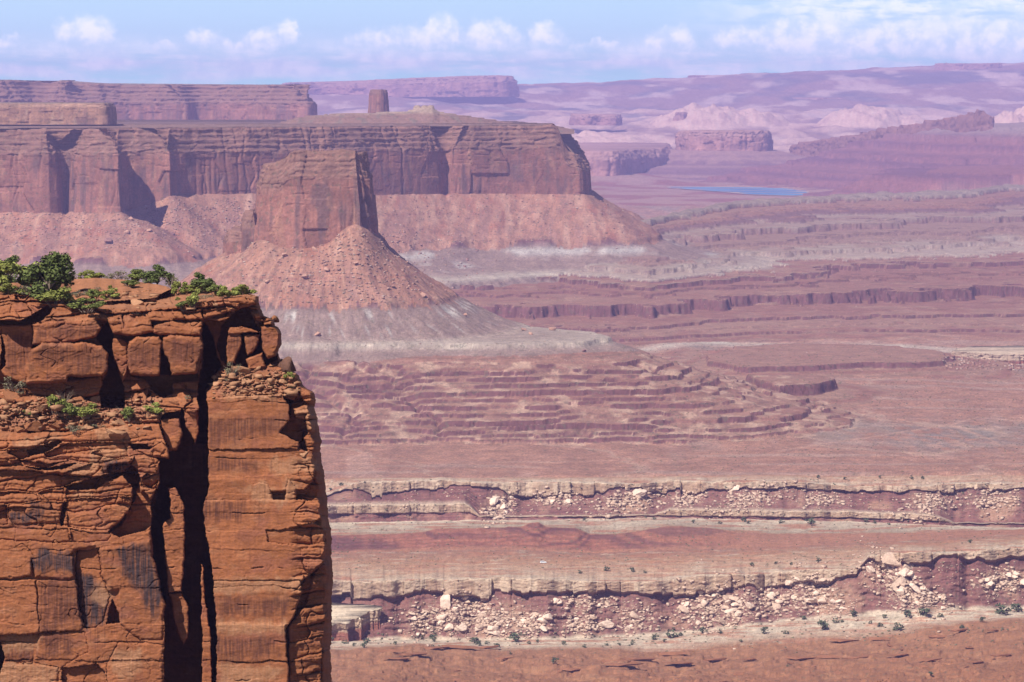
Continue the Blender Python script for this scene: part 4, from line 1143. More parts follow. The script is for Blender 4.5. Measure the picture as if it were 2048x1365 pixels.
# (polygon, metres proud of the main face, edge rounding px, rounding depth m, tilt per px down, tilt per px right)
PIECES = [
    # broad massing first
    (A([(-500, 300), (1900, 300), (1900, 900), (-500, 900)]), -1.5, 6, .5, .0, 0),
    (A([(-500, 300), (1560, 300), (1560, 470), (1200, 480), (600, 470), (-500, 520)]), 0.2, 10, 1.0, .06, 0),
    (A([(1190, 470), (1650, 500), (1640, 720), (1300, 760), (1190, 760)]), -3.2, 3, .3, 0, 0),
    (A([(-500, 840), (600, 830), (1200, 800), (1230, 930), (1160, 1000), (950, 1010), (930, 1070), (700, 1090), (-500, 1110)]), 1.6, 6, .4, .055, 0),
    (A([(-500, 880), (150, 870), (300, 900), (600, 960), (900, 980), (930, 1060), (740, 1090), (560, 1110), (-500, 1140)]), 3.0, 8, .6, .035, 0),
    (A([(1205, 900), (1260, 840), (1330, 760), (1640, 720), (1780, 830), (1900, 870), (1900, 980), (1600, 905), (1215, 925)]), 1.2, 8, .6, .050, 0),
    # right-hand wall
    (B([(1188, -150), (1950, -150), (1950, 2000), (1188, 2000)]), 2.3, 4, .3, 0, 0),
    (A([(1205, 925), (1640, 905), (1690, 960), (1692, 1050), (1640, 1130), (1745, 1180), (1752, 1275), (1200, 1295), (1208, 1120), (1195, 1010)]), 3.6, 5, .35, .004, .002),
    (A([(1700, 960), (1760, 880), (1800, 900), (1800, 1300), (1750, 1240), (1742, 1180), (1640, 1130), (1692, 1050)]), 0.6, 4, .4, 0, 0),
    (A([(1755, 885), (1900, 880), (1900, 955), (1800, 960), (1770, 920)]), 3.0, 8, 1.2, 0, 0),
    (A([(1715, 990), (1770, 968), (1860, 985), (1880, 1030), (1800, 1058), (1722, 1040)]), 3.2, 9, 1.4, 0, 0),
    (A([(1775, 1062), (1850, 1050), (1890, 1080), (1880, 1130), (1800, 1125)]), 2.9, 8, 1.2, 0, 0),
    (A([(1770, 1150), (1840, 1130), (1900, 1160), (1900, 1250), (1800, 1230)]), 2.4, 8, 1.2, 0, 0),
    (B([(1200, 0), (1760, -10), (1830, 30), (1860, 60), (1830, 180), (1780, 235), (1190, 280), (1212, 260), (1200, 160)]), 3.7, 6, .5, .004, .001),
    (B([(1185, 170), (1420, 165), (1480, 200), (1520, 185), (1570, 205), (1600, 290), (1660, 290), (1690, 165), (1735, 220), (1730, 290), (1190, 330)]), 3.9, 6, .5, .0, .0),
    (B([(1180, 290), (1640, 290), (1770, 290), (1870, 300), (1880, 400), (1830, 430), (1900, 460), (1920, 540), (1895, 650), (1830, 720), (1770, 770), (1240, 770), (1225, 600), (1180, 360)]), 4.2, 6, .4, .002, .001),
    (B([(1560, 465), (1640, 470), (1830, 425), (1900, 460), (1900, 545), (1700, 560), (1570, 540)]), 3.9, 5, .3, 0, 0),
    (B([(1240, 765), (1755, 765), (1770, 830), (1720, 980), (1672, 1050), (1690, 1360), (1690, 2000), (1275, 2000), (1262, 1000)]), 4.5, 6, .5, .002, .0),
    (B([(1250, 1010), (1672, 1020), (1690, 1360), (1690, 2000), (1275, 2000)]), 4.9, 6, .5, .001, .0),
    (B([(1690, 1030), (1790, 900), (1830, 740), (1900, 650), (1960, 640), (1960, 2000), (1695, 2000), (1690, 1300)]), 2.9, 6, .6, .0, -.02),
    (B([(1900, 1010), (1960, 900), (1960, 2000), (1860, 2000), (1880, 1200)]), .3, 4, .6, .0, -.03),
    # left-hand lower wall
    (A([(-500, 1090), (0, 1120), (200, 1130), (540, 1110), (740, 1080), (930, 1080), (980, 1180), (985, 1260), (930, 1300), (920, 1420), (-500, 1440)]), 5.6, 9, 1.0, .012, 0),
    (B([(-500, 40), (600, 20), (900, 40), (935, 200), (880, 300), (885, 500), (905, 640), (945, 830), (968, 900), (962, 1150), (955, 2000), (-500, 2000)]), 6.4, 8, .8, .002, 0),
    # the cleft between them
    (A([(1188, 480), (1220, 510), (1255, 600), (1275, 690), (1300, 740), (1250, 790), (1240, 850), (1205, 870), (1215, 960), (1215, 1365), (1110, 1365), (1150, 1190), (1165, 1000), (1160, 860), (1185, 700)]), -15, 2, .2, 0, 0),
    (A([(925, 1080), (985, 1180), (1000, 1260), (1010, 1365), (1220, 1365), (1215, 1200), (1150, 1180), (1080, 1000), (1060, 990), (1050, 1060), (1060, 1130), (1040, 1230), (990, 1240), (950, 1150)]), -11, 2, .2, 0, 0),
    (B([(770, -20), (1220, -20), (1215, 260), (1185, 360), (1225, 600), (1245, 740), (1265, 1000), (1275, 2000), (955, 2000), (962, 900), (905, 650), (885, 440), (935, 190), (925, 60)]), -13, 2, .2, 0, 0),
    (A([(935, 1050), (1045, 1045), (1062, 1130), (1042, 1230), (992, 1240), (950, 1150)]), 3.6, 7, .6, 0, 0),
    (A([(1075, 990), (1150, 1000), (1165, 1100), (1145, 1195), (1085, 1090)]), 2.0, 6, .5, 0, 0),
    (B([(985, 218), (1032, 218), (1078, 330), (1082, 620), (1065, 832), (985, 834), (962, 640), (957, 430), (1000, 400)]), 4.2, 5, .5, 0, -.006),
    (B([(985, 838), (1065, 838), (1100, 900), (1103, 1090), (1072, 1140), (1020, 1000)]), 3.6, 5, .5, 0, 0),
    (B([(1172, 660), (1185, 680), (1205, 900), (1232, 1040), (1248, 1400), (1252, 2000), (1168, 2000), (1182, 1100)]), 2.2, 4, .4, 0, 0),
    (B([(630, 480), (700, 400), (780, 262), (792, 180), (840, 230), (885, 300), (885, 440), (850, 470), (700, 515)]), 3.6, 3, .3, 0, 0),
    (B([(800, 170), (860, 140), (930, 170), (920, 220), (830, 250)]), 5.6, 9, 1.2, 0, 0),
    # lower-left slabs and plates
    (B([(0, 480), (400, 470), (560, 560), (440, 590), (400, 640), (190, 640), (180, 740), (0, 760), (-400, 760), (-400, 480)]), 6.8, 8, .7, .008, 0),
    (B([(190, 640), (300, 600), (430, 630), (440, 740), (380, 760), (200, 750)]), 7.0, 9, .8, 0, 0),
    (B([(445, 590), (585, 575), (590, 720), (640, 830), (650, 860), (600, 1000), (560, 1040), (490, 1045), (450, 830), (440, 700)]), 5.9, 6, .8, 0, .008),
    (B([(590, 580), (700, 560), (880, 520), (905, 650), (945, 830), (965, 900), (950, 1120), (820, 1120), (700, 1020), (690, 960), (690, 820), (640, 830), (590, 720)]), 6.9, 8, .9, 0, -.004),
    (B([(630, 960), (660, 870), (690, 950), (700, 1010), (620, 1020)]), 4.3, 3, .3, 0, 0),
    (B([(-400, 770), (210, 760), (228, 1075), (0, 1090), (-400, 1090)]), 6.9, 4, .3, 0, 0),
    (B([(218, 765), (440, 760), (480, 1040), (470, 1062), (228, 1070)]), 6.8, 4, .3, 0, 0),
    (B([(-400, 1080), (20, 1085), (235, 1078), (230, 1240), (0, 1250), (-400, 1250)]), 6.0, 5, .4, 0, 0),
    (B([(235, 1070), (500, 1060), (520, 1180), (400, 1250), (350, 1300), (330, 1360), (190, 1260)]), 6.5, 6, .4, 0, 0),
    (B([(360, 1280), (560, 1250), (620, 1300), (620, 2000), (345, 2000)]), 5.9, 5, .4, 0, 0),
    (B([(-400, 1250), (200, 1245), (340, 1270), (330, 2000), (-400, 2000)]), 6.6, 8, .7, 0, 0),
    (B([(690, 1120), (860, 1130), (955, 1140), (952, 2000), (640, 2000), (625, 1250)]), 6.7, 8, .7, 0, 0),
    (B([(-20, 1110), (8, 1130), (24, 1220), (10, 1300), (-20, 1350)]), 1.0, 2, .2, 0, 0),
    # the ledgy belt of the left wall, slab by slab
    (C_([(-200, 190), (120, 185), (300, 165), (470, 140), (612, 140), (602, 190), (470, 192), (330, 200), (250, 190), (130, 232), (-200, 232)]), 5.6, 9, .9, .01, 0),
    (C_([(125, 235), (290, 188), (305, 200), (215, 250), (150, 264)]), 3.4, 2, .2, 0, 0),
    (C_([(-200, 232), (130, 237), (150, 266), (120, 282), (-200, 280)]), 5.4, 6, .6, 0, 0),
    (C_([(212, 252), (330, 205), (470, 195), (600, 195), (622, 235), (480, 233), (330, 250), (230, 270)]), 5.2, 7, .7, 0, 0),
    (C_([(618, 200), (720, 205), (722, 226), (650, 236)]), 3.4, 2, .2, 0, 0),
    (C_([(650, 236), (722, 226), (790, 192), (826, 235), (822, 276), (740, 272)]), 5.7, 8, .8, 0, 0),
    (C_([(478, 235), (612, 226), (626, 266), (560, 276), (440, 252)]), 5.5, 6, .6, 0, 0),
    (C_([(-200, 284), (120, 284), (240, 300), (345, 285), (205, 325), (130, 310), (-200, 332)]), 5.3, 6, .6, 0, 0),
    (C_([(120, 315), (200, 325), (385, 298), (300, 332), (180, 332)]), 3.9, 2, .2, 0, 0),
    (C_([(305, 352), (450, 300), (482, 290), (490, 330), (440, 372), (385, 372)]), 5.9, 8, .8, 0, 0),
    (C_([(484, 286), (642, 275), (642, 310), (610, 346), (500, 352), (490, 320)]), 6.1, 8, .8, 0, 0),
    (C_([(-200, 335), (140, 332), (308, 358), (392, 378), (310, 410), (180, 440), (-200, 425)]), 5.5, 7, .7, .006, 0),
    (C_([(306, 412), (500, 358), (612, 345), (602, 366), (520, 382), (470, 426), (400, 432), (330, 426)]), 3.8, 2, .2, 0, 0),
    (C_([(470, 426), (520, 382), (600, 362), (646, 370), (646, 455), (490, 466), (320, 472), (320, 426)]), 5.9, 7, .8, 0, 0),
    (C_([(186, 442), (308, 416), (310, 482), (200, 484)]), 6.0, 6, .6, 0, 0),
    (C_([(-200, 430), (180, 446), (192, 480), (40, 500), (-200, 500)]), 5.8, 7, .7, 0, 0),
    (C_([(-200, 503), (38, 506), (40, 600), (-200, 604)]), 5.6, 6, .6, 0, 0),
    (C_([(45, 500), (200, 486), (304, 490), (300, 592), (70, 602), (40, 560)]), 6.3, 9, .9, 0, 0),
    (C_([(304, 488), (326, 488), (326, 530), (312, 604), (294, 604)]), 4.2, 2, .2, 0, 0),
    (C_([(326, 475), (480, 470), (642, 460), (642, 520), (590, 582), (530, 626), (330, 616)]), 5.9, 7, .7, .004, 0),
    (C_([(600, 362), (642, 308), (672, 330), (684, 380), (668, 420), (655, 480), (590, 602), (528, 642), (640, 522), (646, 420)]), 2.6, 2, .2, 0, 0),
    (C_([(680, 380), (770, 350), (780, 380), (740, 420), (690, 410)]), 5.2, 9, 1.2, 0, 0),
    (C_([(-200, 606), (330, 620), (342, 690), (-200, 664)]), 6.2, 7, .7, 0, 0),
    (C_([(340, 622), (545, 640), (522, 680), (342, 690)]), 6.1, 6, .6, 0, 0),
    # upper left blocks
    (A([(0, 500), (190, 492), (198, 610), (185, 700), (150, 850), (20, 800), (0, 760), (-400, 760), (-400, 500)]), 1.0, 7, .8, .004, 0),
    (A([(5, 520), (30, 640), (25, 740), (0, 770), (8, 640)]), -1.5, 2, .2, 0, 0),
    (A([(190, 492), (400, 465), (555, 452), (592, 520), (562, 572), (380, 602), (195, 612)]), 1.7, 8, 1.0, .004, 0),
    (A([(150, 835), (392, 825), (600, 795), (594, 905), (560, 915), (420, 925), (150, 905)]), .6, 5, .6, .03, 0),
    (A([(165, 700), (190, 640), (250, 605), (500, 600), (600, 622), (630, 662), (630, 762), (600, 797), (400, 805), (390, 835), (150, 845)]), 2.9, 9, .9, -.004, 0),
    (A([(592, 520), (640, 455), (662, 560), (652, 640), (662, 700), (722, 830), (728, 985), (592, 985), (582, 880), (625, 780), (630, 660), (600, 622), (560, 575)]), -8, 2, .2, 0, 0),
    (A([(628, 462), (760, 455), (880, 462), (902, 540), (800, 562), (660, 548), (640, 510)]), 1.5, 8, 1.0, .004, 0),
    (A([(658, 572), (712, 572), (745, 600), (747, 770), (720, 832), (682, 740), (655, 640)]), .4, 6, .6, 0, 0),
    (A([(748, 595), (800, 566), (930, 570), (947, 600), (947, 770), (930, 797), (770, 790), (746, 740)]), 2.6, 8, .9, -.003, 0),
    (A([(945, 590), (962, 610), (1002, 740), (1002, 792), (938, 792), (947, 700)]), -4, 2, .2, 0, 0),
    (A([(902, 500), (1000, 478), (1182, 478), (1182, 562), (1010, 557), (930, 562), (890, 540)]), 1.6, 8, .8, .003, 0),
    (A([(948, 572), (1000, 556), (1172, 570), (1187, 640), (1165, 700), (1155, 782), (1002, 792), (990, 720), (945, 620)]), 2.5, 9, .9, -.003, 0),
    (A([(760, 797), (930, 799), (1160, 785), (1160, 822), (1012, 842), (1012, 900), (950, 920), (880, 882), (840, 812)]), -4.5, 3, .2, 0, 0),
    # the little roofed alcove at the right
    (A([(1270, 620), (1300, 500), (1350, 430), (1450, 385), (1492, 480), (1505, 525), (1640, 560), (1620, 700), (1440, 770), (1330, 730), (1290, 700)]), -6.0, 2, .2, 0, 0),
    (A([(1000, 380), (1300, 330), (1510, 318), (1516, 368), (1460, 388), (1300, 428), (1195, 470), (1010, 470)]), 1.6, 8, .9, .02, 0),
    (A([(1330, 542), (1410, 530), (1418, 600), (1372, 720), (1322, 722), (1325, 640)]), -.6, 6, .7, 0, 0),
    (A([(1425, 560), (1522, 548), (1500, 640), (1452, 682)]), -.6, 6, .6, 0, 0),
    (A([(1440, 700), (1530, 660), (1545, 742), (1450, 765)]), -.2, 6, .6, 0, 0),
    (A([(1522, 505), (1592, 508), (1660, 540), (1650, 620), (1610, 682), (1560, 692), (1530, 640)]), .2, 8, .9, 0, 0),
    (A([(1460, 388), (1520, 400), (1526, 472), (1490, 472)]), .6, 6, .7, 0, 0),
    (A([(1520, 436), (1640, 445), (1640, 495), (1540, 502)]), .4, 6, .8, 0, 0),
    (A([(1330, 512), (1420, 508), (1530, 540), (1330, 552)]), -.2, 4, .4, 0, 0),
    # slabs on the flat top
    (A([(-400, 350), (40, 355), (160, 385), (225, 420), (215, 460), (120, 468), (-400, 480)]), 2.4, 9, 1.4, .05, 0),
    (A([(215, 425), (300, 370), (305, 400), (290, 440), (220, 482), (0, 505), (-400, 505), (-400, 485), (130, 472)]), -4.0, 2, .2, 0, 0),
    (A([(90, 330), (260, 325), (305, 350), (300, 378), (215, 395), (90, 345)]), -1.2, 7, 1.0, .12, 0),
]


def cliff_depth(px, py):
    """metres from the camera plane to the cliff face at each photo pixel, and a few masks for colour"""
    wx = px + 3.2 * fbm(px / 34, py / 34, 3, 701) + 1.2 * vnoise(px / 7, py / 7, 702)
    wy = py + 2.6 * fbm(px / 40, py / 30, 3, 703) + 1.0 * vnoise(px / 8, py / 6, 704)
    p = np.full(px.shape, -2.0)
    pid = np.zeros(px.shape, int)
    for k, (poly, h, rr, rd, ty, tx) in enumerate(PIECES):
        a = np.array(poly)
        lo = a.min(0) - 2; hi = a.max(0) + 2
        s = (wx > lo[0]) & (wx < hi[0]) & (wy > lo[1]) & (wy < hi[1])
        if not s.any(): continue
        d, ins = seg_dist(wx[s], wy[s], a)
        cx, cy = a.mean(0)
        e = 1 - np.clip(d / (rr * .72), 0, 1)
        hh = h - rd * .62 * (1 - np.sqrt(np.clip(1 - e * e, 0, 1))) + np.clip(wy[s] - cy, -120, 120) * ty + np.clip(wx[s] - cx, -120, 120) * tx
        q = p[s]; q[ins] = hh[ins]; p[s] = q
        i = pid[s]; i[ins] = k + 1; pid[s] = i
    # bedding: thin shelves, strongest in the ledgy belts
    ledgy = .28 * np.exp(-((py - 965) / 85) ** 4) * sst(345, 300, px) + .8 * np.exp(-((py - 615) / 34) ** 4) + .55 * np.exp(-((py - 800) / 30) ** 4) * sst(420, 380, px) + .35 * sst(575, 610, px) * sst(640, 700, py)
    smooth_ = np.clip(1 - ledgy, 0, 1)
    bw = wy + 7 * fbm(px / 90, py / 60, 3, 711) + .05 * px
    bed = vnoise(bw / 9, px / 420, 712) + .6 * vnoise(bw / 4.2, px / 260, 713)
    bed = np.sign(bed) * np.abs(bed) ** .6
    solid = p > -3
    p = p + np.where(solid, (.16 * ledgy + .015) * bed, 0)
    # ledgy belt broken into separate slabs
    for (rh, cw, sd, am) in ((32, 105, 721, 1.9), (14, 50, 731, .35)):
        row = (bw + 9 * vnoise(px / 120, py / 200, sd)) / rh
        ri = np.floor(row); rf = row - ri
        cl = (wx + 900 * rnd(ri, sd + 1)) / (cw * (.7 + .8 * rnd(ri, sd + 2))) + .3 * vnoise(px / 40, py / 30, sd + 3)
        ci = np.floor(cl); cf = cl - ci
        ed = np.minimum(np.minimum(rf, 1 - rf) * rh, np.minimum(cf, 1 - cf) * cw)
        hgt = (rnd(ri * 57 + ci, sd + 4) - .5) * 2 * am
        rnd_ = -.9 * am * (1 - np.clip(ed / 4.0, 0, 1)) ** 2
        p = p + np.where(solid, np.clip(ledgy, 0, 1) * (hgt + rnd_), 0)
    # long hairline cracks on the big faces
    f = fbm(px / 95, py / 70, 3, 741)
    f2 = fbm(px / 60, py / 150, 3, 742)
    cr = np.exp(-(f / .012) ** 2) * sst(.12, .4, fbm(px / 70, py / 70, 2, 743)) + .6 * np.exp(-(f2 / .012) ** 2) * sst(.2, .45, fbm(px / 50, py / 80, 2, 744))
    p = p - np.where(solid, cr * .26 * (1 - .8 * sst(400, 425, px) * sst(775, 800, py)), 0)
    hq = (wy + 5 * fbm(px / 110, py / 90, 3, 745)) / 37 + 3.3
    hi_ = np.floor(hq); hf = (hq - hi_) * 37
    hm_ = sst(.22, .42, fbm(px / 75 + 31 * hi_, hi_ * 5.7, 3, 746))
    p = p - np.where(solid, .34 * np.exp(-(hf / 1.5) ** 2) * hm_ * sst(780, 800, py), 0)
    p = p + np.where(solid, .16 * (rnd(hi_, 747) - .5) * sst(780, 800, py), 0)
    # shallow spall steps
    st = fbm(wx / 75, wy / 42, 4, 751) * 3
    flatw = sst(400, 425, px) * sst(775, 800, py) * sst(640, 600, px)
    p = p + np.where(solid, (.055 - .045 * flatw) * (np.floor(st) + sst(.85, 1.0, st - np.floor(st))), 0)
    p = p + .04 * fbm(px / 16, py / 11, 3, 752) * (1 + 2 * ledgy) + .012 * fbm(px / 5, py / 3.4, 2, 753) * (1 + 3 * ledgy)
    # broken talus on the two ledges
    tl = np.exp(-((py - lerp(835, 815, np.clip(px / 300, 0, 1))) / 27) ** 4) * sst(335, 300, px) + np.exp(-(((px - 510) / 85) ** 4 + ((py - 765) / 26) ** 4))
    rub = np.maximum(vnoise(wx / 9, wy / 5, 761), 0) * 1.1 + np.maximum(vnoise(wx / 4.5, wy / 3, 762), 0) * .5
    p = p + tl * rub
    # the top runs back from the rim in low steps
    rimy = np.interp(px, [-150, 0, 60, 100, 140, 200, 300, 345, 360, 420, 480, 525], [588, 590, 592, 600, 618, 620, 622, 615, 612, 602, 596, 600]) + 3 * vnoise(px / 20, px * 0, 771)
    u = np.clip(rimy - py, 0, None)
    back = .36 * u + 2.0 * np.floor(u / 7 + .35 * fbm(px / 45, py / 12, 3, 772)) * .35
    p = np.where(u > 0, np.maximum(p, -3) - back, p)
    # rounded slickrock slab with its undercut right end
    sl = (py < np.interp(wx, [135, 150, 210, 300, 330, 346], [596, 600, 604, 598, 592, 578])) & (wx > 140) & (wx < 346)
    p = np.where(sl, p + 4.0 * sst(346, 342, wx) * sst(140, 175, wx), p)
    nt = (wx > 318) & (wx < 349) & (wy > np.interp(wx, [318, 345], [592, 577])) & (wy < 598)
    p = np.where(nt, p - 4.0, p)
    # corner: the face turns away at the right
    Rx = np.interp(py, R_Y, R_X)
    dr = np.clip(Rx - px, 0, None)
    turn = 9 - np.interp(py, [600, 700, 760, 800, 1365], [1, 2, 2, 0, 0])
    turn = turn + (5 + 9 * np.clip(vnoise(py / 24, py * 0, 783) + .3, 0, 1)) * sst(790, 830, py)
    p = p - (3.4 + 3 * sst(790, 830, py)) * np.clip(1 - dr / turn, 0, 1) ** 1.4 - 7.5 * np.clip(1 - dr / (turn * .4), 0, 1) ** 1.3
    return D0 - p, pid, ledgy, tl, u, wx, wy


NSx, NSt = 640, 760
S_ = np.linspace(0, 1, NSx)[None, :]
T_ = np.linspace(0, 1, NSt)[:, None]
XL = -130.0
# rows: from the top line down to below the frame; columns: from left of the frame to the outline
px0 = XL + S_ * (522 - XL) + 0 * T_
py_ = np.interp(px0, T_X, T_Y) + 0.0
py_ = py_ + (T_ ** 1.0) * (1440 - py_)
Rr = np.interp(py_, R_Y, R_X) + 1.6 * vnoise(py_ / 5, py_ * 0, 781) + 2.2 * vnoise(py_ / 17, py_ * 0, 782)
px_ = XL + S_ * (Rr - XL)
dep, pid, ledgy, tl, up_, wx_, wy_ = cliff_depth(px_, py_)
CV = P(px_, py_, dep)

# colour: orange sandstone, varnish, bleached patches
c0 = np.array([.50, .215, .095])
cc = np.zeros(px_.shape + (3,)) + c0
cc *= (1 + .20 * (rnd(pid, 801) - .5))[..., None]
cc *= (1 + .13 * fbm(px_ / 60, py_ / 40, 4, 802))[..., None]
stre = fbm(px_ / 4.5, py_ / 190, 3, 803)
cc *= (1 + .10 * stre * sst(760, 840, py_))[..., None]
cc = mixc(cc, np.array([.58, .30, .155]), sst(.1, .6, fbm(px_ / 45, py_ / 22, 4, 804)) * .55)
cc = mixc(cc, np.array([.40, .175, .12]), sst(.15, .6, fbm(px_ / 80, py_ / 50, 3, 805)) * .5)
cc = mixc(cc, np.array([.62, .36, .20]), np.clip(ledgy, 0, 1) * sst(.0, .6, vnoise(wy_ / 8, px_ / 300, 806)) * .5)
top = sst(0, 6, up_)
cc = mixc(cc, np.array([.60, .315, .165]), top * .8)
cc = mixc(cc, np.array([.50, .27, .165]), np.clip(tl, 0, 1) * .7)
cc = mixc(cc, np.array([.66, .42, .26]), np.clip(tl, 0, 1) * sst(.2, .6, vnoise(px_ / 7, py_ / 4, 807)) * .6)


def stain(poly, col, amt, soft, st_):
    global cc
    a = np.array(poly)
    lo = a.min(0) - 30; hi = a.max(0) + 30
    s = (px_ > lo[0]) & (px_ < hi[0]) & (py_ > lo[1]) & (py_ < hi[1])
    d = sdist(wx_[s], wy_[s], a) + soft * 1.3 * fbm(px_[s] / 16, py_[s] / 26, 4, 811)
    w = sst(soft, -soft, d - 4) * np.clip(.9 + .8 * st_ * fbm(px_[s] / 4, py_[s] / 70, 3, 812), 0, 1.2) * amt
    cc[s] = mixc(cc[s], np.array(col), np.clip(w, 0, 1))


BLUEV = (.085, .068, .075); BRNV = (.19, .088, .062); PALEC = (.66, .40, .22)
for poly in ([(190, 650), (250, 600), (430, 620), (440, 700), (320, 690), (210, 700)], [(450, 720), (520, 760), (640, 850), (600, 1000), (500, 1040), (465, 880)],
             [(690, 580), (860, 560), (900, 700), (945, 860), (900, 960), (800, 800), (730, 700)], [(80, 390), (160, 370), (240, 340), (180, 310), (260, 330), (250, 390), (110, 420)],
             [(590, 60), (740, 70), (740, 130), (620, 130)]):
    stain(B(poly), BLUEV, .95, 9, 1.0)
for poly in ([(240, 1070), (400, 1080), (420, 1200), (260, 1200)], [(0, 1130), (200, 1120), (200, 1230), (20, 1240)], [(230, 780), (420, 780), (460, 1000), (250, 1050)], [(1200, 60), (1500, 70), (1500, 110), (1210, 120)],
             [(1250, 1100), (1600, 1120), (1620, 1200), (1300, 1230)], [(1200, 300), (1420, 310), (1400, 400), (1200, 400)], [(1280, 870), (1700, 880), (1650, 940), (1300, 960)]):
    stain(B(poly), BRNV, .75, 12, 1.2)
for poly in ([(190, 660), (260, 620), (600, 640), (615, 760), (400, 780), (380, 720), (200, 740)], [(760, 640), (940, 620), (940, 740), (770, 720)], [(1000, 600), (1170, 610), (1170, 720), (1000, 700)],
             [(1330, 580), (1400, 570), (1380, 650), (1330, 650)], [(1430, 600), (1520, 590), (1490, 650)], [(200, 510), (560, 500), (540, 560), (220, 580)], [(30, 560), (170, 560), (150, 780), (40, 760)],
             [(1220, 1060), (1680, 1040), (1640, 1120), (1230, 1200)]):
    stain(A(poly), BRNV, .72, 10, 1.0)
for poly in ([(670, 1190), (810, 1180), (800, 1300), (700, 1340), (660, 1260)], [(0, 1260), (180, 1255), (330, 1290), (300, 1400), (0, 1400)], [(1240, 768), (1755, 765), (1760, 815), (1260, 830)], [(1260, 1010), (1670, 1020), (1660, 1060), (1270, 1070)],
             [(1470, 230), (1540, 190), (1640, 280), (1560, 300), (1480, 290)], [(1680, 165), (1730, 210), (1700, 280), (1640, 330)], [(1600, 60), (1860, 70), (1850, 120), (1600, 130)], [(1840, 420), (1910, 430), (1900, 460), (1850, 450)],
             [(400, 100), (580, 60), (560, 130), (440, 170)], [(450, 250), (520, 250), (540, 270), (440, 270)], [(30, 1100), (220, 1090), (220, 1150), (40, 1180)], [(560, 810), (630, 800), (640, 860), (600, 900), (540, 880)], [(1280, 1260), (1640, 1290), (1560, 1360), (1300, 1360)]):
    stain(B(poly), PALEC, .72, 7, .6)
for poly in ([(560, 1120), (740, 1100), (740, 1150), (600, 1170)], [(100, 1180), (350, 1160), (300, 1230), (110, 1230)], [(540, 1230), (740, 1220), (730, 1260), (540, 1280)], [(1710, 1000), (1850, 990), (1840, 1130), (1780, 1110)], [(1380, 740), (1520, 820), (1480, 830), (1400, 780)], [(1300, 900), (1640, 905), (1600, 925), (1300, 920)]):
    stain(A(poly), PALEC, .75, 6, .5)
cc *= (1 + .09 * fbm(px_ / 5, py_ / 4, 3, 821))[..., None]

# fine bedding and seep streaks of the stone itself
cc *= (1 + .10 * vnoise((py_ + 5 * fbm(px_ / 70, py_ / 50, 3, 822)) / 2.6, px_ / 160, 823))[..., None]
sk = sst(.25, .7, fbm(px_ / 3.2, py_ / 120, 3, 824)) * sst(.0, .4, fbm(px_ / 60, py_ / 70, 3, 825)) * sst(640, 690, py_)
cc = mixc(cc, np.array([.16, .08, .06]), sk * .55)

# the parts out of the photo: the flat top runs on behind, the right flank goes back, the foot goes down
ext_t = []
dmax = float(dep[0].max())
for dY, dp, dz in ((90, 9, -330), (85, 8, -60), (62, 6, 0), (36, 4, 0), (14, 2, 0)):
    ext_t.append(P(px_[0], py_[0] + dp, lerp(dep[0], dmax, min(1, dY / 60)) + dY) + np.array([0, 0, float(dz)]))
ext_b = [CV[-1] + np.array([0, -1.0, -12]), CV[-1] + np.array([0, -3.0, -330.0])]
FULL = np.concatenate([np.array(ext_t), CV, np.array(ext_b)], 0)
FC = np.concatenate([np.repeat(cc[:1], 5, 0), cc, np.repeat(cc[-1:], 2, 0)], 0)
side, sidec = [], []
edge = FULL[:, -1]
for k, (dx, dy) in enumerate(((-.3, 2), (-.5, 4), (-.7, 6.5), (-.9, 9.5), (-1.1, 13), (-1.4, 17), (-1.8, 22), (-2.2, 28), (-2.8, 35), (-3.5, 45), (-4.2, 58), (-5, 75))):
    q = edge.copy()
    q[:, 1] = np.minimum(q[:, 1] + dy * (1 + .2 * vnoise(q[:, 2] / 4, q[:, 2] * 0 + k * 3.7, 831)), np.maximum(dmax + 90, q[:, 1]))
    f_ = q[:, 1] / edge[:, 1]
    q[:, 0] = edge[:, 0] * f_ + dx * np.minimum(1, (f_ - 1) * 40) + min(1, dy / 8) * (.9 * vnoise(q[:, 2] / 3.5, q[:, 2] * 0 + dy / 7, 832) + .35 * vnoise(q[:, 2] / .9, q[:, 2] * 0 + dy / 3, 833) - 1.0) - .1
    q[:, 2] = edge[:, 2] * f_ - .02 * (q[:, 1] - edge[:, 1])
    side.append(q); sidec.append(FC[:, -1])
FULL = np.concatenate([FULL, np.stack(side, 1)], 1)
FC = np.concatenate([FC, np.stack(sidec, 1)], 1)
M_NEAR = rock_material('near_sandstone', (.7, 3.2, 9.0), var=.14, bump=.4, bump_dist=.03, tint=(.42, .35, .355, 1))
near = tag(grid_mesh('cliff', FULL, FC, M_NEAR, smooth=True), 'big orange sandstone cliff with deep black cracks and shrubs on its flat top', 'cliff')


def cliff_at(px, py):
    d = cliff_depth(np.array([[float(px)]]), np.array([[float(py)]]))[0][0, 0]
    return Vector(P(px, py, d)), d
# ------------------------------------------------------------------ shrubs and small trees
def leaf_material(name, base, var=.25):
    m = bpy.data.materials.new(name)
    m.use_nodes = True
    g = NT(m.node_tree)
    bs = g.n['Principled BSDF']
    bs.inputs['Roughness'].default_value = .8
    bs.inputs['Specular IOR Level'].default_value = .15
    geo = g.node('ShaderNodeNewGeometry')
    n = g.noise(geo.outputs['Position'], 2.2, 3, .6)
    c = g.mix(g.ramp(n, .3, .7), tuple(v * (1 - var) for v in base) + (1,), tuple(v * (1 + var) for v in base) + (1,))
    r = g.ramp(geo.outputs['Random Per Island'], 0, 1, .6, 1.45, False)
    c = g.mix(1.0, c, r, 'MULTIPLY')
    g.l.new(c, bs.inputs['Base Color'])
    return m


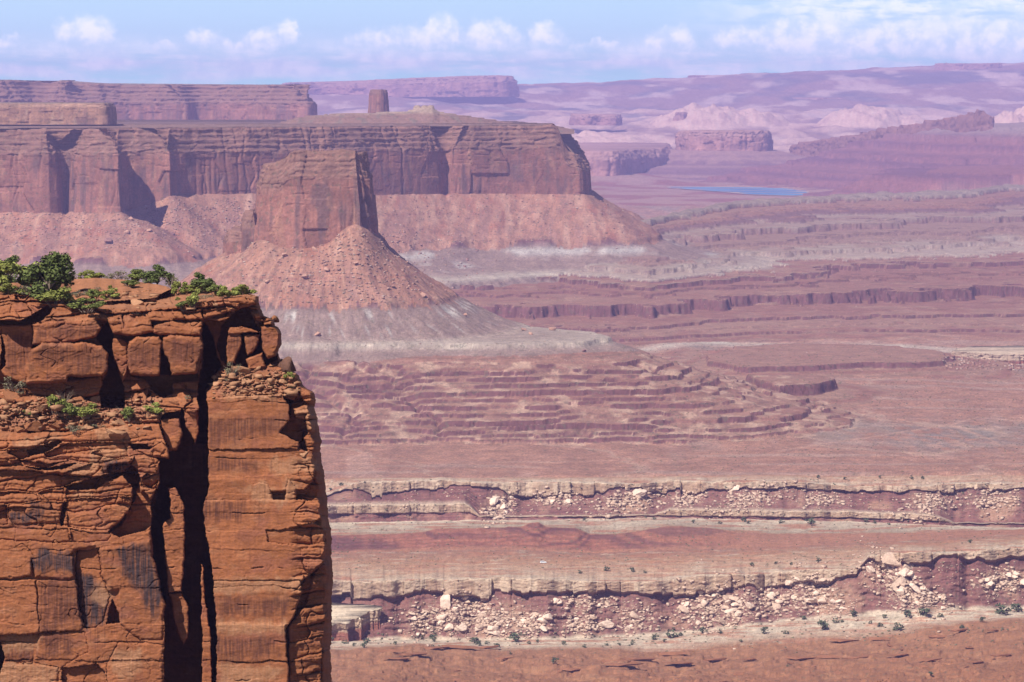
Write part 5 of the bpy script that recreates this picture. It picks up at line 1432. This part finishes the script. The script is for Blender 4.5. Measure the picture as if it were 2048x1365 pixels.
M_JUN = leaf_material('juniper_leaves', (.072, .088, .026))
M_BRI = leaf_material('bright_leaves', (.165, .172, .042))
M_MIDG = leaf_material('shrub_leaves', (.118, .132, .036))
M_SAGE = leaf_material('sage_leaves', (.150, .135, .085))
M_FARB = leaf_material('far_shrub_leaves', (.070, .085, .045))
M_BARK = rock_material('grey_bark', (6.0, 20.0), var=.25, bump=.3, bump_dist=.02, attr=False, base=(.20, .15, .12, 1))


def tube(vs, fs, pts, r0, r1, k=5):
    b = len(vs)
    n = len(pts)
    for i, p in enumerate(pts):
        t = (pts[min(i + 1, n - 1)] - pts[max(i - 1, 0)]).normalized()
        u = t.orthogonal().normalized(); w = t.cross(u)
        r = r0 + (r1 - r0) * i / (n - 1)
        for j in range(k):
            a = 6.2832 * j / k
            vs.append(tuple(p + (u * math.cos(a) + w * math.sin(a)) * r))
    for i in range(n - 1):
        for j in range(k):
            a = b + i * k + j; c = b + i * k + (j + 1) % k
            fs.append((a, c, c + k, a + k))


def bush_parts(seed, leaves, leaf, tree=False, bare=.0):
    """foliage and stems of a shrub one metre wide and one metre tall, base at the origin"""
    r = random.Random(seed)
    nc = r.randint(9, 13) if not tree else r.randint(12, 16)
    cl = []
    for i in range(nc):
        a = r.uniform(0, 6.28); q = math.sqrt(r.random()) * .36
        zz = r.uniform(.2, .78) if not tree else r.uniform(.16, .86)
        q *= (1.15 - .75 * max(0, zz - .45) / .5)
        cl.append((Vector((q * math.cos(a), q * math.sin(a), zz)), r.uniform(.11, .2)))
    sv, sf = [], []
    for c, rad in cl:
        if tree:
            fork = Vector((c.x * .2 + r.uniform(-.03, .03), c.y * .2, r.uniform(.15, .35)))
            tube(sv, sf, [Vector((0, 0, -.12)), Vector((.01, .0, .1)), fork, (fork + c) / 2 + Vector((r.uniform(-.04, .04), 0, .03)), c], .030, .008)
        else:
            b = Vector((c.x * .35, c.y * .35, -.12))
            tube(sv, sf, [b, b * .5 + c * .45 + Vector((r.uniform(-.04, .04), r.uniform(-.04, .04), 0)), c], .014, .005)
    for i in range(int(10 * bare)):
        a = r.uniform(0, 6.28); L = r.uniform(.35, .55)
        tip = Vector((L * math.cos(a), L * math.sin(a), r.uniform(.5, 1.0)))
        tube(sv, sf, [Vector((0, 0, 0)), tip * .55 + Vector((0, 0, .1)), tip], .012, .004)
    lv, lf = [], []
    for i in range(leaves):
        c, rad = cl[r.randrange(nc)]
        d = Vector((r.gauss(0, 1), r.gauss(0, 1), r.gauss(0, 1))).normalized()
        p = c + d * rad * (r.random() ** .35) * Vector((1, 1, .85)).length / 1.68
        n = (d + Vector((r.gauss(0, .6), r.gauss(0, .6), r.gauss(.3, .6)))).normalized()
        u = n.orthogonal().normalized(); w = n.cross(u)
        a = r.uniform(0, 6.28)
        u, w = u * math.cos(a) + w * math.sin(a), w * math.cos(a) - u * math.sin(a)
        s = leaf * r.uniform(.6, 1.3)
        b = len(lv)
        lv += [tuple(p - u * s * .5), tuple(p + w * s * .32 + u * s * .1), tuple(p + u * s * .6), tuple(p - w * s * .32)]
        lf.append((b, b + 1, b + 2, b + 3))
    return (lv, lf), (sv, sf)


PROTO = {}


def bush_proto(kind, var):
    key = (kind, var)
    if key not in PROTO:
        lvs, leaf, mat, tree, bare = {'juniper': (2800, .072, M_JUN, True, 0), 'bright': (1900, .088, M_BRI, False, .1), 'shrub': (1900, .088, M_MIDG, False, .2), 'sage': (520, .065, M_SAGE, False, 1.0), 'dead': (60, .05, M_SAGE, False, 2.2)}[kind]
        (lv, lf), (sv, sf) = bush_parts(hash((len(kind), var)) % 9999 + var * 31, lvs, leaf, tree, bare)
        a = raw_mesh('m', lv, lf, mat); b = raw_mesh('m', sv, sf, M_BARK)
        PROTO[key] = (a.data, b.data)
        bpy.data.objects.remove(a); bpy.data.objects.remove(b)
    return PROTO[key]


def plant(kind, p, w, h, label, group=None, var=0, rot=0.0):
    nm = {'juniper': 'juniper_tree', 'bright': 'shrub', 'shrub': 'shrub', 'sage': 'sagebrush', 'dead': 'dry_shrub'}[kind]
    e = bpy.data.objects.new(nm, None)
    COL.objects.link(e)
    e.location = p
    e.rotation_euler = (0, 0, rot)
    e.scale = (w, w, h)
    tag(e, label, {'juniper_tree': 'tree', 'shrub': 'shrub', 'sagebrush': 'shrub', 'dry_shrub': 'shrub'}[nm], group)
    fo, st = bush_proto(kind, var)
    names = ('crown', 'trunk') if kind == 'juniper' else ('foliage', 'stem')
    for n, me in zip(names, (fo, st)):
        c = bpy.data.objects.new(n, me)
        COL.objects.link(c)
        c.parent = e
    return e


# on the near cliff, traced positions: base x, base y, width, height, kind, extra metres back, label
CB = [
    (285, 330, 215, 250, 'juniper', 1.0, 'tallest dark green juniper at the left of the cliff top'),
    (345, 300, 150, 170, 'juniper', 2.0, 'dark juniper leaning against the right side of the tallest one'),
    (60, 300, 230, 170, 'bright', .5, 'broad bright green shrub at the left edge of the cliff top'),
    (165, 285, 150, 130, 'bright', .8, 'bright green shrub between the left-edge shrub and the tall juniper'),
    (45, 230, 150, 130, 'juniper', 5.0, 'dark juniper behind the broad bright shrub at the left edge'),
    (60, 318, 110, 60, 'bright', -.6, 'low bright shrub in front of the broad one at the left edge'),
    (150, 322, 90, 50, 'sage', -.8, 'grey twiggy sagebrush at the foot of the tall juniper, left side'),
    (230, 318, 90, 60, 'sage', -.8, 'grey sagebrush under the tall juniper, right side'),
    (325, 372, 160, 95, 'bright', -.6, 'bright green shrub spilling over the rim below the tall juniper'),
    (395, 375, 70, 60, 'shrub', -.6, 'small shrub at the right end of the spilling bright shrub'),
    (430, 222, 70, 50, 'sage', 7, 'pale sagebrush on the skyline right of the tall juniper'),
    (490, 218, 70, 55, 'bright', 7, 'round green shrub on the skyline above the left end of the slickrock slab'),
    (560, 224, 95, 60, 'bright', 7, 'wider green shrub next to the round one above the slab'),
    (640, 228, 90, 40, 'sage', 6, 'low olive sagebrush in the middle of the skyline row'),
    (700, 232, 110, 55, 'sage', 6, 'grey-brown sagebrush left of the dark skyline junipers'),
    (785, 236, 120, 72, 'shrub', 5, 'dark round shrub beside the skyline juniper'),
    (918, 262, 165, 100, 'juniper', 4, 'flat-topped dark juniper at the right end of the slickrock slab'),
    (1000, 268, 80, 70, 'dead', 3, 'bare grey branches right of the flat-topped juniper'),
    (755, 277, 95, 42, 'shrub', .2, 'flat green shrub alone on the slickrock slab'),
    (640, 285, 26, 24, 'bright', .2, 'tiny green tuft on the slickrock slab'),
    (568, 290, 36, 20, 'sage', .2, 'tiny grey tuft on the left of the slickrock slab'),
    (505, 408, 165, 70, 'shrub', -.2, 'wide green shrub on the rim below the slickrock slab'),
    (555, 355, 80, 62, 'shrub', .2, 'olive shrub just above the wide rim shrub'),
    (640, 342, 105, 55, 'bright', .2, 'bright shrub under the middle of the slickrock slab'),
    (612, 372, 40, 46, 'bright', -.1, 'little upright green shrub below the bright one under the slab'),
    (468, 328, 95, 36, 'sage', .3, 'grey sagebrush under the left end of the slickrock slab'),
    (1045, 325, 85, 90, 'bright', 1, 'upright green shrub right of the dark notch in the slab'),
    (1105, 315, 110, 60, 'bright', 1.5, 'light green shrub in the middle of the right-hand clump'),
    (1185, 312, 125, 105, 'juniper', 1.5, 'dark juniper standing tallest in the right-hand clump'),
    (1130, 388, 76, 100, 'bright', -.2, 'narrow bright shrub hanging over the rim below the right-hand clump'),
    (1265, 325, 90, 62, 'shrub', .8, 'dark shrub right of the juniper in the right-hand clump'),
    (1200, 345, 110, 30, 'sage', .3, 'low grey sagebrush along the rim under the right-hand clump'),
    (1335, 338, 100, 75, 'bright', .8, 'green shrub at the left of the last pair near the cliff corner'),
    (1420, 318, 110, 60, 'bright', 1.2, 'green shrub nearest the right corner of the cliff top'),
    (1075, 405, 80, 45, 'shrub', -.2, 'small shrub on the ledge below the narrow hanging shrub'),
    (1040, 352, 30, 22, 'bright', .2, 'tiny green tuft below the upright shrub by the notch'),
    (795, 432, 50, 18, 'sage', -.1, 'tiny grey tuft on the rim above the middle blocks'),
    (85, 885, 140, 80, 'sage', .3, 'dry olive shrub on the talus ledge at the far left'),
    (318, 1000, 95, 100, 'bright', .3, 'tall bright shrub on the talus ledge below the big block'),
    (375, 985, 90, 95, 'dead', .3, 'bare twigs rising behind the bright ledge shrub'),
    (400, 1030, 120, 72, 'shrub', .2, 'wide green shrub in the middle of the talus ledge'),
    (500, 1030, 120, 72, 'bright', .2, 'bright shrub at the right of the talus ledge group'),
    (145, 1038, 95, 46, 'shrub', .1, 'low green shrub among slabs on the left of the talus ledge'),
    (755, 1048, 105, 72, 'shrub', .2, 'olive shrub on the talus ledge below the pillar'),
    (912, 1018, 115, 72, 'bright', .2, 'bright green shrub beside the brown block on the ledge'),
    (1358, 800, 92, 82, 'sage', .3, 'grey-green sagebrush on the right ledge beside the black cleft'),
    (1688, 818, 52, 52, 'bright', .3, 'small bright green shrub by the dark boulder at the cliff edge'),
    (432, 1125, 95, 50, 'sage', .1, 'grey-green sagebrush low on the left ledge edge'),
    (370, 1042, 75, 26, 'sage', .1, 'yellowish grass-like tuft on the talus ledge'),
    (570, 1092, 80, 24, 'sage', .1, 'flat yellowish tuft above the pale ledge rocks'),
    (1095, 930, 40, 26, 'sage', .1, 'tiny tuft below the overhang beside the cleft'),
    (1340, 822, 60, 20, 'sage', .1, 'small yellow tuft among rocks on the right ledge'),
    (1705, 862, 50, 22, 'sage', .1, 'small dry tuft under the bright shrub at the cliff edge'),
    (120, 900, 46, 30, 'sage', .1, 'small dry tuft beside the dry olive shrub'),
]
rb = random.Random(5)
for i, (zx, zy, w, h, kind, bk, lab) in enumerate(CB):
    px, py = zx / 2.923, zy / 2.923 + 480
    py = max(py, float(np.interp(px, T_X, T_Y)) + 2.5)
    p, d = cliff_at(px, py)
    d2 = d + bk
    p = p * (1 + (d2 - d) / d) if bk > 3 else p
    m = p.y / FPX
    top_y = zy / 2.923 + 480
    plant(kind, p - Vector((0, 0, .1)), w / 2.923 * m * (1.6 if i < 9 else 1.4), h / 2.923 * m * (1.12 if i == 0 else 1.4 if i < 9 else 1.28), lab, 'plants on the near cliff', i % 4, rb.uniform(0, 6.28))

# loose rocks on the near cliff
M_LOOSE = rock_material('loose_sandstone', (.8, 4.0), var=.2, bump=.4, bump_dist=.1, attr=False, base=(.21, .085, .042, 1))
M_LOOSEP = rock_material('bleached_sandstone', (.8, 4.0), var=.2, bump=.4, bump_dist=.1, attr=False, base=(.29, .15, .085, 1))
M_LOOSED = rock_material('dark_varnished_rock', (.8, 4.0), var=.2, bump=.4, bump_dist=.1, attr=False, base=(.11, .055, .04, 1))
LME = [boulder_mesh('loose_rock', 900 + k, (M_LOOSE, M_LOOSEP)[k % 2], cuts=11, rough=.04, sub=3) for k in range(8)]
DME = boulder_mesh('dark_boulder', 950, M_LOOSED, cuts=7, rough=.03, sub=3)
CR = [
    (1694, 740, 95, .85, 0, 'dark egg-shaped boulder perched on the cliff edge', DME),
    (1636, 735, 50, 1.1, 0, 'dark upright rock left of the perched boulder', DME),
    (802, 378, 85, .7, 0, 'rounded tan boulder under the slickrock slab', LME[1]),
    (890, 352, 150, .3, 0, 'flat loose slab lying under the slickrock overhang', LME[2]),
    (490, 425, 105, .45, 0, 'low rounded rock on the rim below the wide shrub', LME[0]),
    (548, 428, 34, .8, 0, 'small rounded stone beside the low rim rock', LME[3]),
    (1600, 465, 80, .55, 0, 'rounded block jutting from the right corner of the cliff', LME[0]),
    (852, 918, 95, .8, 0, 'brown angular block under the overhang', LME[4]),
    (868, 1032, 60, 1.2, 0, 'upright tan block right of the olive shrub', LME[1]),
    (120, 1108, 130, .55, 0, 'large wedge-shaped slab on the left ledge', LME[2]),
    (225, 1095, 130, .5, 0, 'slanting slab next to the large wedge', LME[4]),
    (332, 1085, 115, .5, 0, 'low slab right of the slanting slab', LME[6]),
    (60, 930, 170, .5, 0, 'big tilted block below the dry olive shrub', LME[4]),
    (560, 950, 60, 1.3, 0, 'upright rounded stone at the right end of the ledge cave', LME[1]),
    (450, 950, 130, .6, 0, 'wide rounded rock under the big block', LME[0]),
    (235, 985, 90, .6, 0, 'tan rock left of the tall bright shrub', LME[3]),
    (1268, 845, 45, .7, 0, 'pale chip of rock beside the black cleft', LME[1]),
    (1390, 765, 130, .45, 0, 'pale pointed slab lying on the right ledge', LME[3]),
    (1495, 832, 90, .6, 0, 'angular block in the middle of the right ledge', LME[2]),
    (1592, 838, 80, .7, 0, 'brown block near the right end of the ledge', LME[4]),
    (1650, 822, 70, .6, 0, 'tan block beside the small bright shrub', LME[5]),
    (1420, 890, 55, .6, 0, 'small pale block at the lip of the right ledge', LME[3]),
    (1545, 790, 80, .6, 0, 'tilted rock above the angular block on the right ledge', LME[6]),
    (1320, 870, 50, .6, 0, 'small brown rock at the left of the right ledge', LME[0]),
    (1020, 955, 80, .4, 0, 'flat rock below the dark overhang', LME[2]),
    (700, 1075, 120, .45, 0, 'bleached slab on the ledge below the olive shrub', LME[1]),
    (660, 1125, 140, .4, 0, 'long bleached block at the ledge lip', LME[3]),
    (520, 1090, 110, .4, 0, 'flat tan rock in the middle of the ledge lip', LME[5]),
    (1775, 1255, 55, .75, 0, 'round pale stone lodged in the right-hand recess', LME[1]),
]
for i, (zx, zy, w, sq, _, lab, me) in enumerate(CR):
    px, py = zx / 2.923, zy / 2.923 + 480
    if px > 560 and py < 760: 
        p, d = cliff_at(548, py + 6); p = Vector(P(px, py, d))
    else:
        p, d = cliff_at(px, py)
    wm = w / 2.923 * p.y / FPX / 2 * 1.25
    o = bpy.data.objects.new('loose_rock', me)
    COL.objects.link(o)
    o.location = p + Vector((0, .1, 0))
    o.scale = (wm, wm * .9, wm * sq * 1.2)
    o.rotation_euler = (rb.uniform(-.15, .15), rb.uniform(-.2, .2), rb.uniform(0, 6.28))
    tag(o, lab, 'rock', 'loose rocks on the near cliff')
# stones between them
tv, tf = [], []
for k in range(520):
    if k < 320:
        px, py = rb.uniform(-20, 330), rb.gauss(822, 16)
    elif k < 480:
        px, py = rb.uniform(425, 600), rb.gauss(768, 14)
    else:
        px, py = rb.uniform(150, 500), rb.uniform(590, 625)
    p, d = cliff_at(px, py)
    if d > D0 + 2.5 and k < 480: continue
    w = rb.uniform(.07, .2) + .5 * rb.random() ** 4
    b0 = len(tv)
    a = rb.uniform(0, 6.28); c_, s_ = math.cos(a), math.sin(a)
    sx, sy, sz = w * rb.uniform(.8, 1.6), w * rb.uniform(.7, 1.1), w * rb.uniform(.25, .8)
    for v in ico:
        j = rb.uniform(.45, 1.25)
        tv.append((p.x + (v[0] * sx * c_ - v[1] * sy * s_) * j, p.y + (v[0] * sx * s_ + v[1] * sy * c_) * j, p.z + v[2] * sz * j + w * .15))
    tf += [(x + b0, y + b0, z + b0) for x, y, z in icf]
tag(raw_mesh('gravel', tv, tf, M_LOOSEP), 'broken stones strewn on the ledges of the near cliff', 'stones', kind='stuff')

# ------------------------------------------------------------------ dark shrubs dotted over the white rim
FB = []
for k in range(3):
    (lv, lf), (sv, sf) = bush_parts(70 + k, 130, .2)
    a = raw_mesh('m', lv, lf, M_FARB); FB.append(a.data); bpy.data.objects.remove(a)
DOTS = [(660, 1286, 16), (690, 1287, 14), (708, 1292, 9), (728, 1296, 15), (735, 1286, 18), (791, 1289, 10), (866, 1283, 20), (865, 1294, 8), (948, 1288, 22), (956, 1292, 14), (975, 1288, 12), (994, 1294, 14), (1030, 1284, 30), (1058, 1288, 10),
        (1075, 1285, 9), (1128, 1290, 12), (1170, 1295, 10), (1212, 1292, 10), (1238, 1292, 9), (1265, 1290, 12), (1310, 1280, 16), (1330, 1285, 10), (1343, 1276, 24), (1362, 1272, 12), (1404, 1266, 16), (1440, 1268, 12), (1482, 1285, 8), (1530, 1268, 18), (1572, 1268, 12),
        (1607, 1241, 14), (1645, 1261, 28), (1670, 1246, 14), (1683, 1246, 10), (1707, 1234, 18), (1740, 1248, 8), (1761, 1254, 14), (1770, 1238, 12), (1797, 1262, 22), (1814, 1232, 20), (1850, 1234, 30), (1882, 1234, 12), (1925, 1256, 14), (1965, 1246, 14), (2003, 1230, 34), (2030, 1224, 26),
        (1387, 1046, 10), (1440, 1048, 10), (1486, 1044, 14), (1498, 1047, 9), (1563, 1046, 14), (1621, 1051, 22), (1733, 1046, 14), (1748, 1047, 10), (1778, 1050, 8), (1170, 1042, 10), (1308, 1040, 8), (1504, 1132, 12), (1552, 1128, 9), (1637, 1124, 12), (1583, 1131, 8), (1940, 1086, 12),
        (1160, 1148, 10), (1215, 1142, 14), (1264, 1144, 12), (1290, 1146, 8), (682, 972, 12), (660, 982, 9), (714, 978, 8), (1636, 956, 10), (1760, 958, 8), (1822, 955, 10), (1845, 957, 9), (1690, 960, 8), (1576, 1337, 9), (1110, 1332, 16), (1860, 1352, 12), (1020, 1310, 8)]
for i, (px, py, s) in enumerate(DOTS):
    py = max(py, 958)
    p = floor_at(px, py + 1)
    w = s / FPX * p.y * 1.1
    o = bpy.data.objects.new('desert_shrub', FB[i % 3])
    COL.objects.link(o)
    o.location = p - Vector((0, 0, w * .05))
    o.scale = (w, w, w * rb.uniform(.7, .95))
    o.rotation_euler = (0, 0, rb.uniform(0, 6.28))
    row = ('on the pale strip at the foot of the near ledge' if py > 1218 and py < 1305 else 'on the red slope in front of the canyon floor' if py >= 1305 else 'on the sandy bench above the near ledge' if py > 1070 else 'at the foot of the far pale ledge' if py > 1000 else 'on top of the far pale ledge')
    big = {1030: 'widest dark shrub ', 1850: 'second largest dark shrub ', 2003: 'largest dark shrub ', 1621: 'largest dark shrub ', 1110: 'lone green shrub at lower centre '}.get(px)
    tag(o, (big or 'small dark green shrub ') + row, 'shrub', 'dark shrubs ' + row)

# ------------------------------------------------------------------ blocks and rubble on the talus of butte and mesa
RPY = np.array([HORIZON - 0.0 + 0 * YG[:, 0]])


def terrain_at(px, py):
    j = int(np.argmin(np.abs(pxs - px)))
    z = rz[:, j]
    # exact photo row of every sample of this column
    dyv = _ct * YG[:, j] - _st * z
    dzv = _st * YG[:, j] + _ct * z
    rows = 682.5 - FPX * dzv / dyv
    ok = (rows <= py) & (YG[:, j] > 2760)
    return Vector(rv[int(np.argmax(ok)), j])


M_TAL = rock_material('talus_rock', (.1, .5), var=.25, bump=.4, bump_dist=.5, attr=False, base=(.34, .19, .135, 1))
M_TALD = rock_material('dark_talus_rock', (.1, .5), var=.25, bump=.4, bump_dist=.5, attr=False, base=(.20, .105, .09, 1))
TME = [boulder_mesh('talus_block', 980 + k, (M_TAL, M_TALD, M_TAL)[k % 3]) for k in range(6)]
TB = [(570, 515, 14, 'dark block high on the left of the butte talus'), (628, 505, 16, 'pale block just below the butte wall'), (655, 548, 15, 'dark angular block in the middle of the butte talus'), (613, 557, 18, 'tilted block on the left middle of the butte talus'),
      (712, 532, 12, 'dark wedge on the right of the butte talus'), (532, 566, 12, 'pale block low on the left of the butte talus'), (786, 580, 12, 'dark block near the right foot of the butte talus'), (846, 592, 16, 'orange block at the right foot of the butte talus'),
      (742, 598, 14, 'orange block at the foot of the butte talus below the dark wedge'), (1046, 662, 14, 'orange block on the pale platform right of the butte'), (1105, 661, 16, 'larger orange block on the pale platform'), (1062, 670, 10, 'small orange block on the pale platform'),
      (930, 632, 11, 'orange block on the grey shale slope right of the butte'), (637, 672, 16, 'red block at the foot of the grey shale slope'), (1168, 704, 10, 'pale block below the end of the platform ledge'), (262, 442, 14, 'pale block on the talus under the dark alcove'),
      (300, 464, 14, 'pale block left of the butte on the mesa talus'), (218, 487, 18, 'group of white blocks low on the mesa talus'), (345, 470, 10, 'small pale block beside the butte on the mesa talus'), (252, 470, 12, 'dark block on the mesa talus')]
for px, py, s, lab in TB:
    p = terrain_at(px, py)
    w = s / FPX * p.y / 2 * 1.15
    o = bpy.data.objects.new('talus_block', rb.choice(TME))
    COL.objects.link(o)
    o.location = p + Vector((0, 0, w * .3))
    o.scale = (w, w, w * rb.uniform(.6, .9))
    o.rotation_euler = (rb.uniform(-.4, .4), rb.uniform(-.4, .4), rb.uniform(0, 6.28))
    tag(o, lab, 'boulder', 'single blocks on the talus slopes')
tv, tf, tc_ = [], [], []
spots = []
for k in range(1900):
    spots.append((rb.gauss(690, 120), rb.uniform(470, 612), 1.3 + 5.5 * rb.random() ** 2.5))
for k in range(1300):
    spots.append((rb.uniform(770, 1290), rb.uniform(392, 500), 1.3 + 3.2 * rb.random() ** 2.5))
for k in range(1800):
    spots.append((rb.uniform(-40, 520), rb.uniform(400, 500), rb.uniform(1.5, 5)))
for k in range(1600):
    spots.append((rb.uniform(640, 2060), rb.uniform(520, 890), rb.uniform(1.3, 3.2)))
for k in range(260):
    spots.append((rb.uniform(1890, 2060), rb.uniform(712, 742), rb.uniform(2, 8)))
for px, py, s in spots:
    p = terrain_at(px, py)
    if p.y > 7800: continue
    w = s / FPX * p.y / 2
    b0 = len(tv)
    a = rb.uniform(0, 6.28); c_, s_ = math.cos(a), math.sin(a)
    sx, sy, sz = w * rb.uniform(.8, 1.3), w * rb.uniform(.7, 1.1), w * rb.uniform(.5, 1.0)
    k = rb.random()
    colr = (.56, .34, .26) if k < .5 else (.62, .46, .38) if k < .68 else (.42, .23, .18)
    for v in ico:
        j = rb.uniform(.45, 1.2)
        x, y, z = v[0] * sx * j, v[1] * sy * j, v[2] * sz * j
        tv.append((p.x + x * c_ - y * s_, p.y + x * s_ + y * c_, p.z + z + w * .1)); tc_.append(colr)
    tf += [(x + b0, y + b0, z + b0) for x, y, z in icf]
tag(raw_mesh('rubble', tv, tf, M_MID, np.array(tc_)), 'broken rubble strewn over the talus slopes of butte and mesa', 'rubble', kind='stuff')

# countless low scrub tufts on the benches and the plain
M_SCRUB = leaf_material('scrub_leaves', (.115, .110, .065))
tv, tf = [], []
spots = [(rb.uniform(640, 2060), rb.uniform(960, 1140), rb.uniform(1.6, 4.5), 0) for k in range(1500)] + [(rb.uniform(640, 2060), rb.gauss(1272, 16), rb.uniform(1.8, 6), 0) for k in range(520)] + [(rb.uniform(1250, 2060), rb.uniform(690, 955), rb.uniform(1.7, 3.4), 1) for k in range(2200)] + [(rb.uniform(-20, 1160), rb.uniform(236, 272), rb.uniform(1.5, 3), 1) for k in range(300)]
for px, py, s, far_ in spots:
    if fbm(np.array([px / 90]), np.array([py / 22]), 3, 595)[0] < -.15: continue
    p = terrain_at(px, py) if far_ else floor_at(px, py)
    if p.y > 6500: continue
    w = s / FPX * p.y / 2
    for q in range(3):
        b0 = len(tv)
        ox, oy = rb.uniform(-w, w) * .6, rb.uniform(-w, w) * .6
        for v in ico:
            j = rb.uniform(.35, 1.1)
            tv.append((p.x + ox + v[0] * w * .8 * j, p.y + oy + v[1] * w * .8 * j, p.z + (v[2] + .6) * w * .55 * j))
        tf += [(x + b0, y + b0, z + b0) for x, y, z in icf]
tag(raw_mesh('scrub', tv, tf, M_SCRUB), 'low grey-green scrub tufts scattered over benches and plain', 'scrub', kind='stuff')

# ------------------------------------------------------------------ the white car on the bench road
import bmesh


def plain_material(name, col, rough=.4, metal=0.0):
    m = bpy.data.materials.new(name)
    m.use_nodes = True
    g = NT(m.node_tree)
    b = g.n['Principled BSDF']
    geo = g.node('ShaderNodeNewGeometry')
    n = g.noise(geo.outputs['Position'], 3.0, 3, .6)
    g.l.new(g.mix(g.ramp(n, .3, .7), tuple(v * .88 for v in col) + (1,), tuple(min(1, v * 1.06) for v in col) + (1,)), b.inputs['Base Color'])
    b.inputs['Roughness'].default_value = rough
    b.inputs['Metallic'].default_value = metal
    return m


M_WHITE = plain_material('white_paint', (.80, .80, .80), .3)
M_GLASS = plain_material('dark_glass', (.03, .035, .045), .1)
M_TYRE = plain_material('black_rubber', (.03, .03, .03), .8)
M_RIMM = plain_material('grey_wheel', (.45, .45, .47), .35, .6)
M_LAMP = plain_material('clear_lamp', (.7, .7, .68), .15)
M_RED = plain_material('red_lamp', (.35, .02, .02), .25)


def extrude_profile(name, prof, y0, y1, mat, parent, bev=.04, inset=0.0):
    bm = bmesh.new()
    a = [bm.verts.new((x, y0 + (inset if z > 1.1 else 0), z)) for x, z in prof]
    b = [bm.verts.new((x, y1 - (inset if z > 1.1 else 0), z)) for x, z in prof]
    n = len(prof)
    bm.faces.new(a[::-1]); bm.faces.new(b)
    for i in range(n):
        bm.faces.new((a[i], a[(i + 1) % n], b[(i + 1) % n], b[i]))
    bmesh.ops.recalc_face_normals(bm, faces=bm.faces)
    if bev: bmesh.ops.bevel(bm, geom=bm.edges[:], offset=bev, segments=2, affect='EDGES')
    me = bpy.data.meshes.new(name); bm.to_mesh(me); bm.free()
    me.materials.append(mat)
    o = bpy.data.objects.new(name, me); COL.objects.link(o); o.parent = parent
    return o


def disc(name, x, y, z, r, w, mat, parent, segs=20):
    bm = bmesh.new()
    bmesh.ops.create_cone(bm, cap_ends=True, segments=segs, radius1=r, radius2=r, depth=w, matrix=Matrix.Translation((x, y, z)) @ Matrix.Rotation(math.pi / 2, 4, 'X'))
    bmesh.ops.bevel(bm, geom=[e for e in bm.edges if not e.is_boundary and abs(e.calc_face_angle(0)) > 1], offset=.03, segments=2, affect='EDGES')
    me = bpy.data.meshes.new(name); bm.to_mesh(me); bm.free(); me.materials.append(mat)
    o = bpy.data.objects.new(name, me); COL.objects.link(o); o.parent = parent
    return o


car = bpy.data.objects.new('parked_car', None)
COL.objects.link(car)
car.location = floor_at(1087, 1127)
car.rotation_euler = (0, 0, math.radians(12))
tag(car, 'small white car standing alone on the red desert bench', 'car')
body = extrude_profile('body', [(-2.45, .45), (2.4, .45), (2.5, .75), (2.4, 1.0), (1.25, 1.12), (.75, 1.70), (-1.9, 1.74), (-2.35, 1.15), (-2.5, .8)], -.92, .92, M_WHITE, car, .06, .12)
for y in (-1, 1):
    for nm, pr in (('side_window', [(.95, 1.16), (.62, 1.60), (-.35, 1.63), (-.35, 1.16)]), ('side_window', [(-.45, 1.16), (-.45, 1.63), (-1.75, 1.63), (-2.0, 1.18)])):
        extrude_profile(nm, pr, y * .80 - .03, y * .86 + .03 * y, M_GLASS, car, 0)
ws = raw_mesh('windscreen', [(1.27, -.70, 1.14), (1.27, .70, 1.14), (.80, .66, 1.68), (.80, -.66, 1.68)], [(0, 1, 2, 3)], M_GLASS, parent=car)
rw = raw_mesh('rear_window', [(-2.37, .66, 1.2), (-2.37, -.66, 1.2), (-1.99, -.62, 1.66), (-1.99, .62, 1.66)], [(0, 1, 2, 3)], M_GLASS, parent=car)
for x in (-1.5, 1.5):
    for y in (-.86, .86):
        w = disc('wheel', x, y, .38, .38, .26, M_TYRE, car)
        disc('rim', x, y + math.copysign(.10, y), .38, .22, .10, M_RIMM, w)
for y in (-.66, .66):
    extrude_profile('headlight', [(2.44, .72), (2.52, .72), (2.50, .90), (2.42, .90)], y - .18, y + .18, M_LAMP, car, 0)
    extrude_profile('tail_light', [(-2.52, .80), (-2.46, .80), (-2.42, 1.0), (-2.48, 1.0)], y - .14, y + .14, M_RED, car, 0)
HAZE_LO, HAZE_HI = -760.0, 345.0
# ------------------------------------------------------------------ haze
def box_mesh(name, lo, hi, mat):
    v = [(x, y, z) for x in (lo[0], hi[0]) for y in (lo[1], hi[1]) for z in (lo[2], hi[2])]
    f = [(0, 1, 3, 2), (4, 6, 7, 5), (0, 4, 5, 1), (2, 3, 7, 6), (0, 2, 6, 4), (1, 5, 7, 3)]
    return raw_mesh(name, v, f, mat)


hm = bpy.data.materials.new('haze')
hm.use_nodes = True
hg = NT(hm.node_tree)
hg.n.clear()
ho = hg.node('ShaderNodeOutputMaterial')
hv = hg.node('ShaderNodeVolumePrincipled')
hv.inputs['Color'].default_value = (*HAZE_COLOR, 1)
hv.inputs['Density'].default_value = HAZE_DENSITY
hg.l.new(hv.outputs[0], ho.inputs['Volume'])
tag(box_mesh('haze', (-16000, -400, HAZE_LO), (16000, 28000, HAZE_HI), hm), 'pale blue haze filling the canyon air', 'haze', kind='stuff')
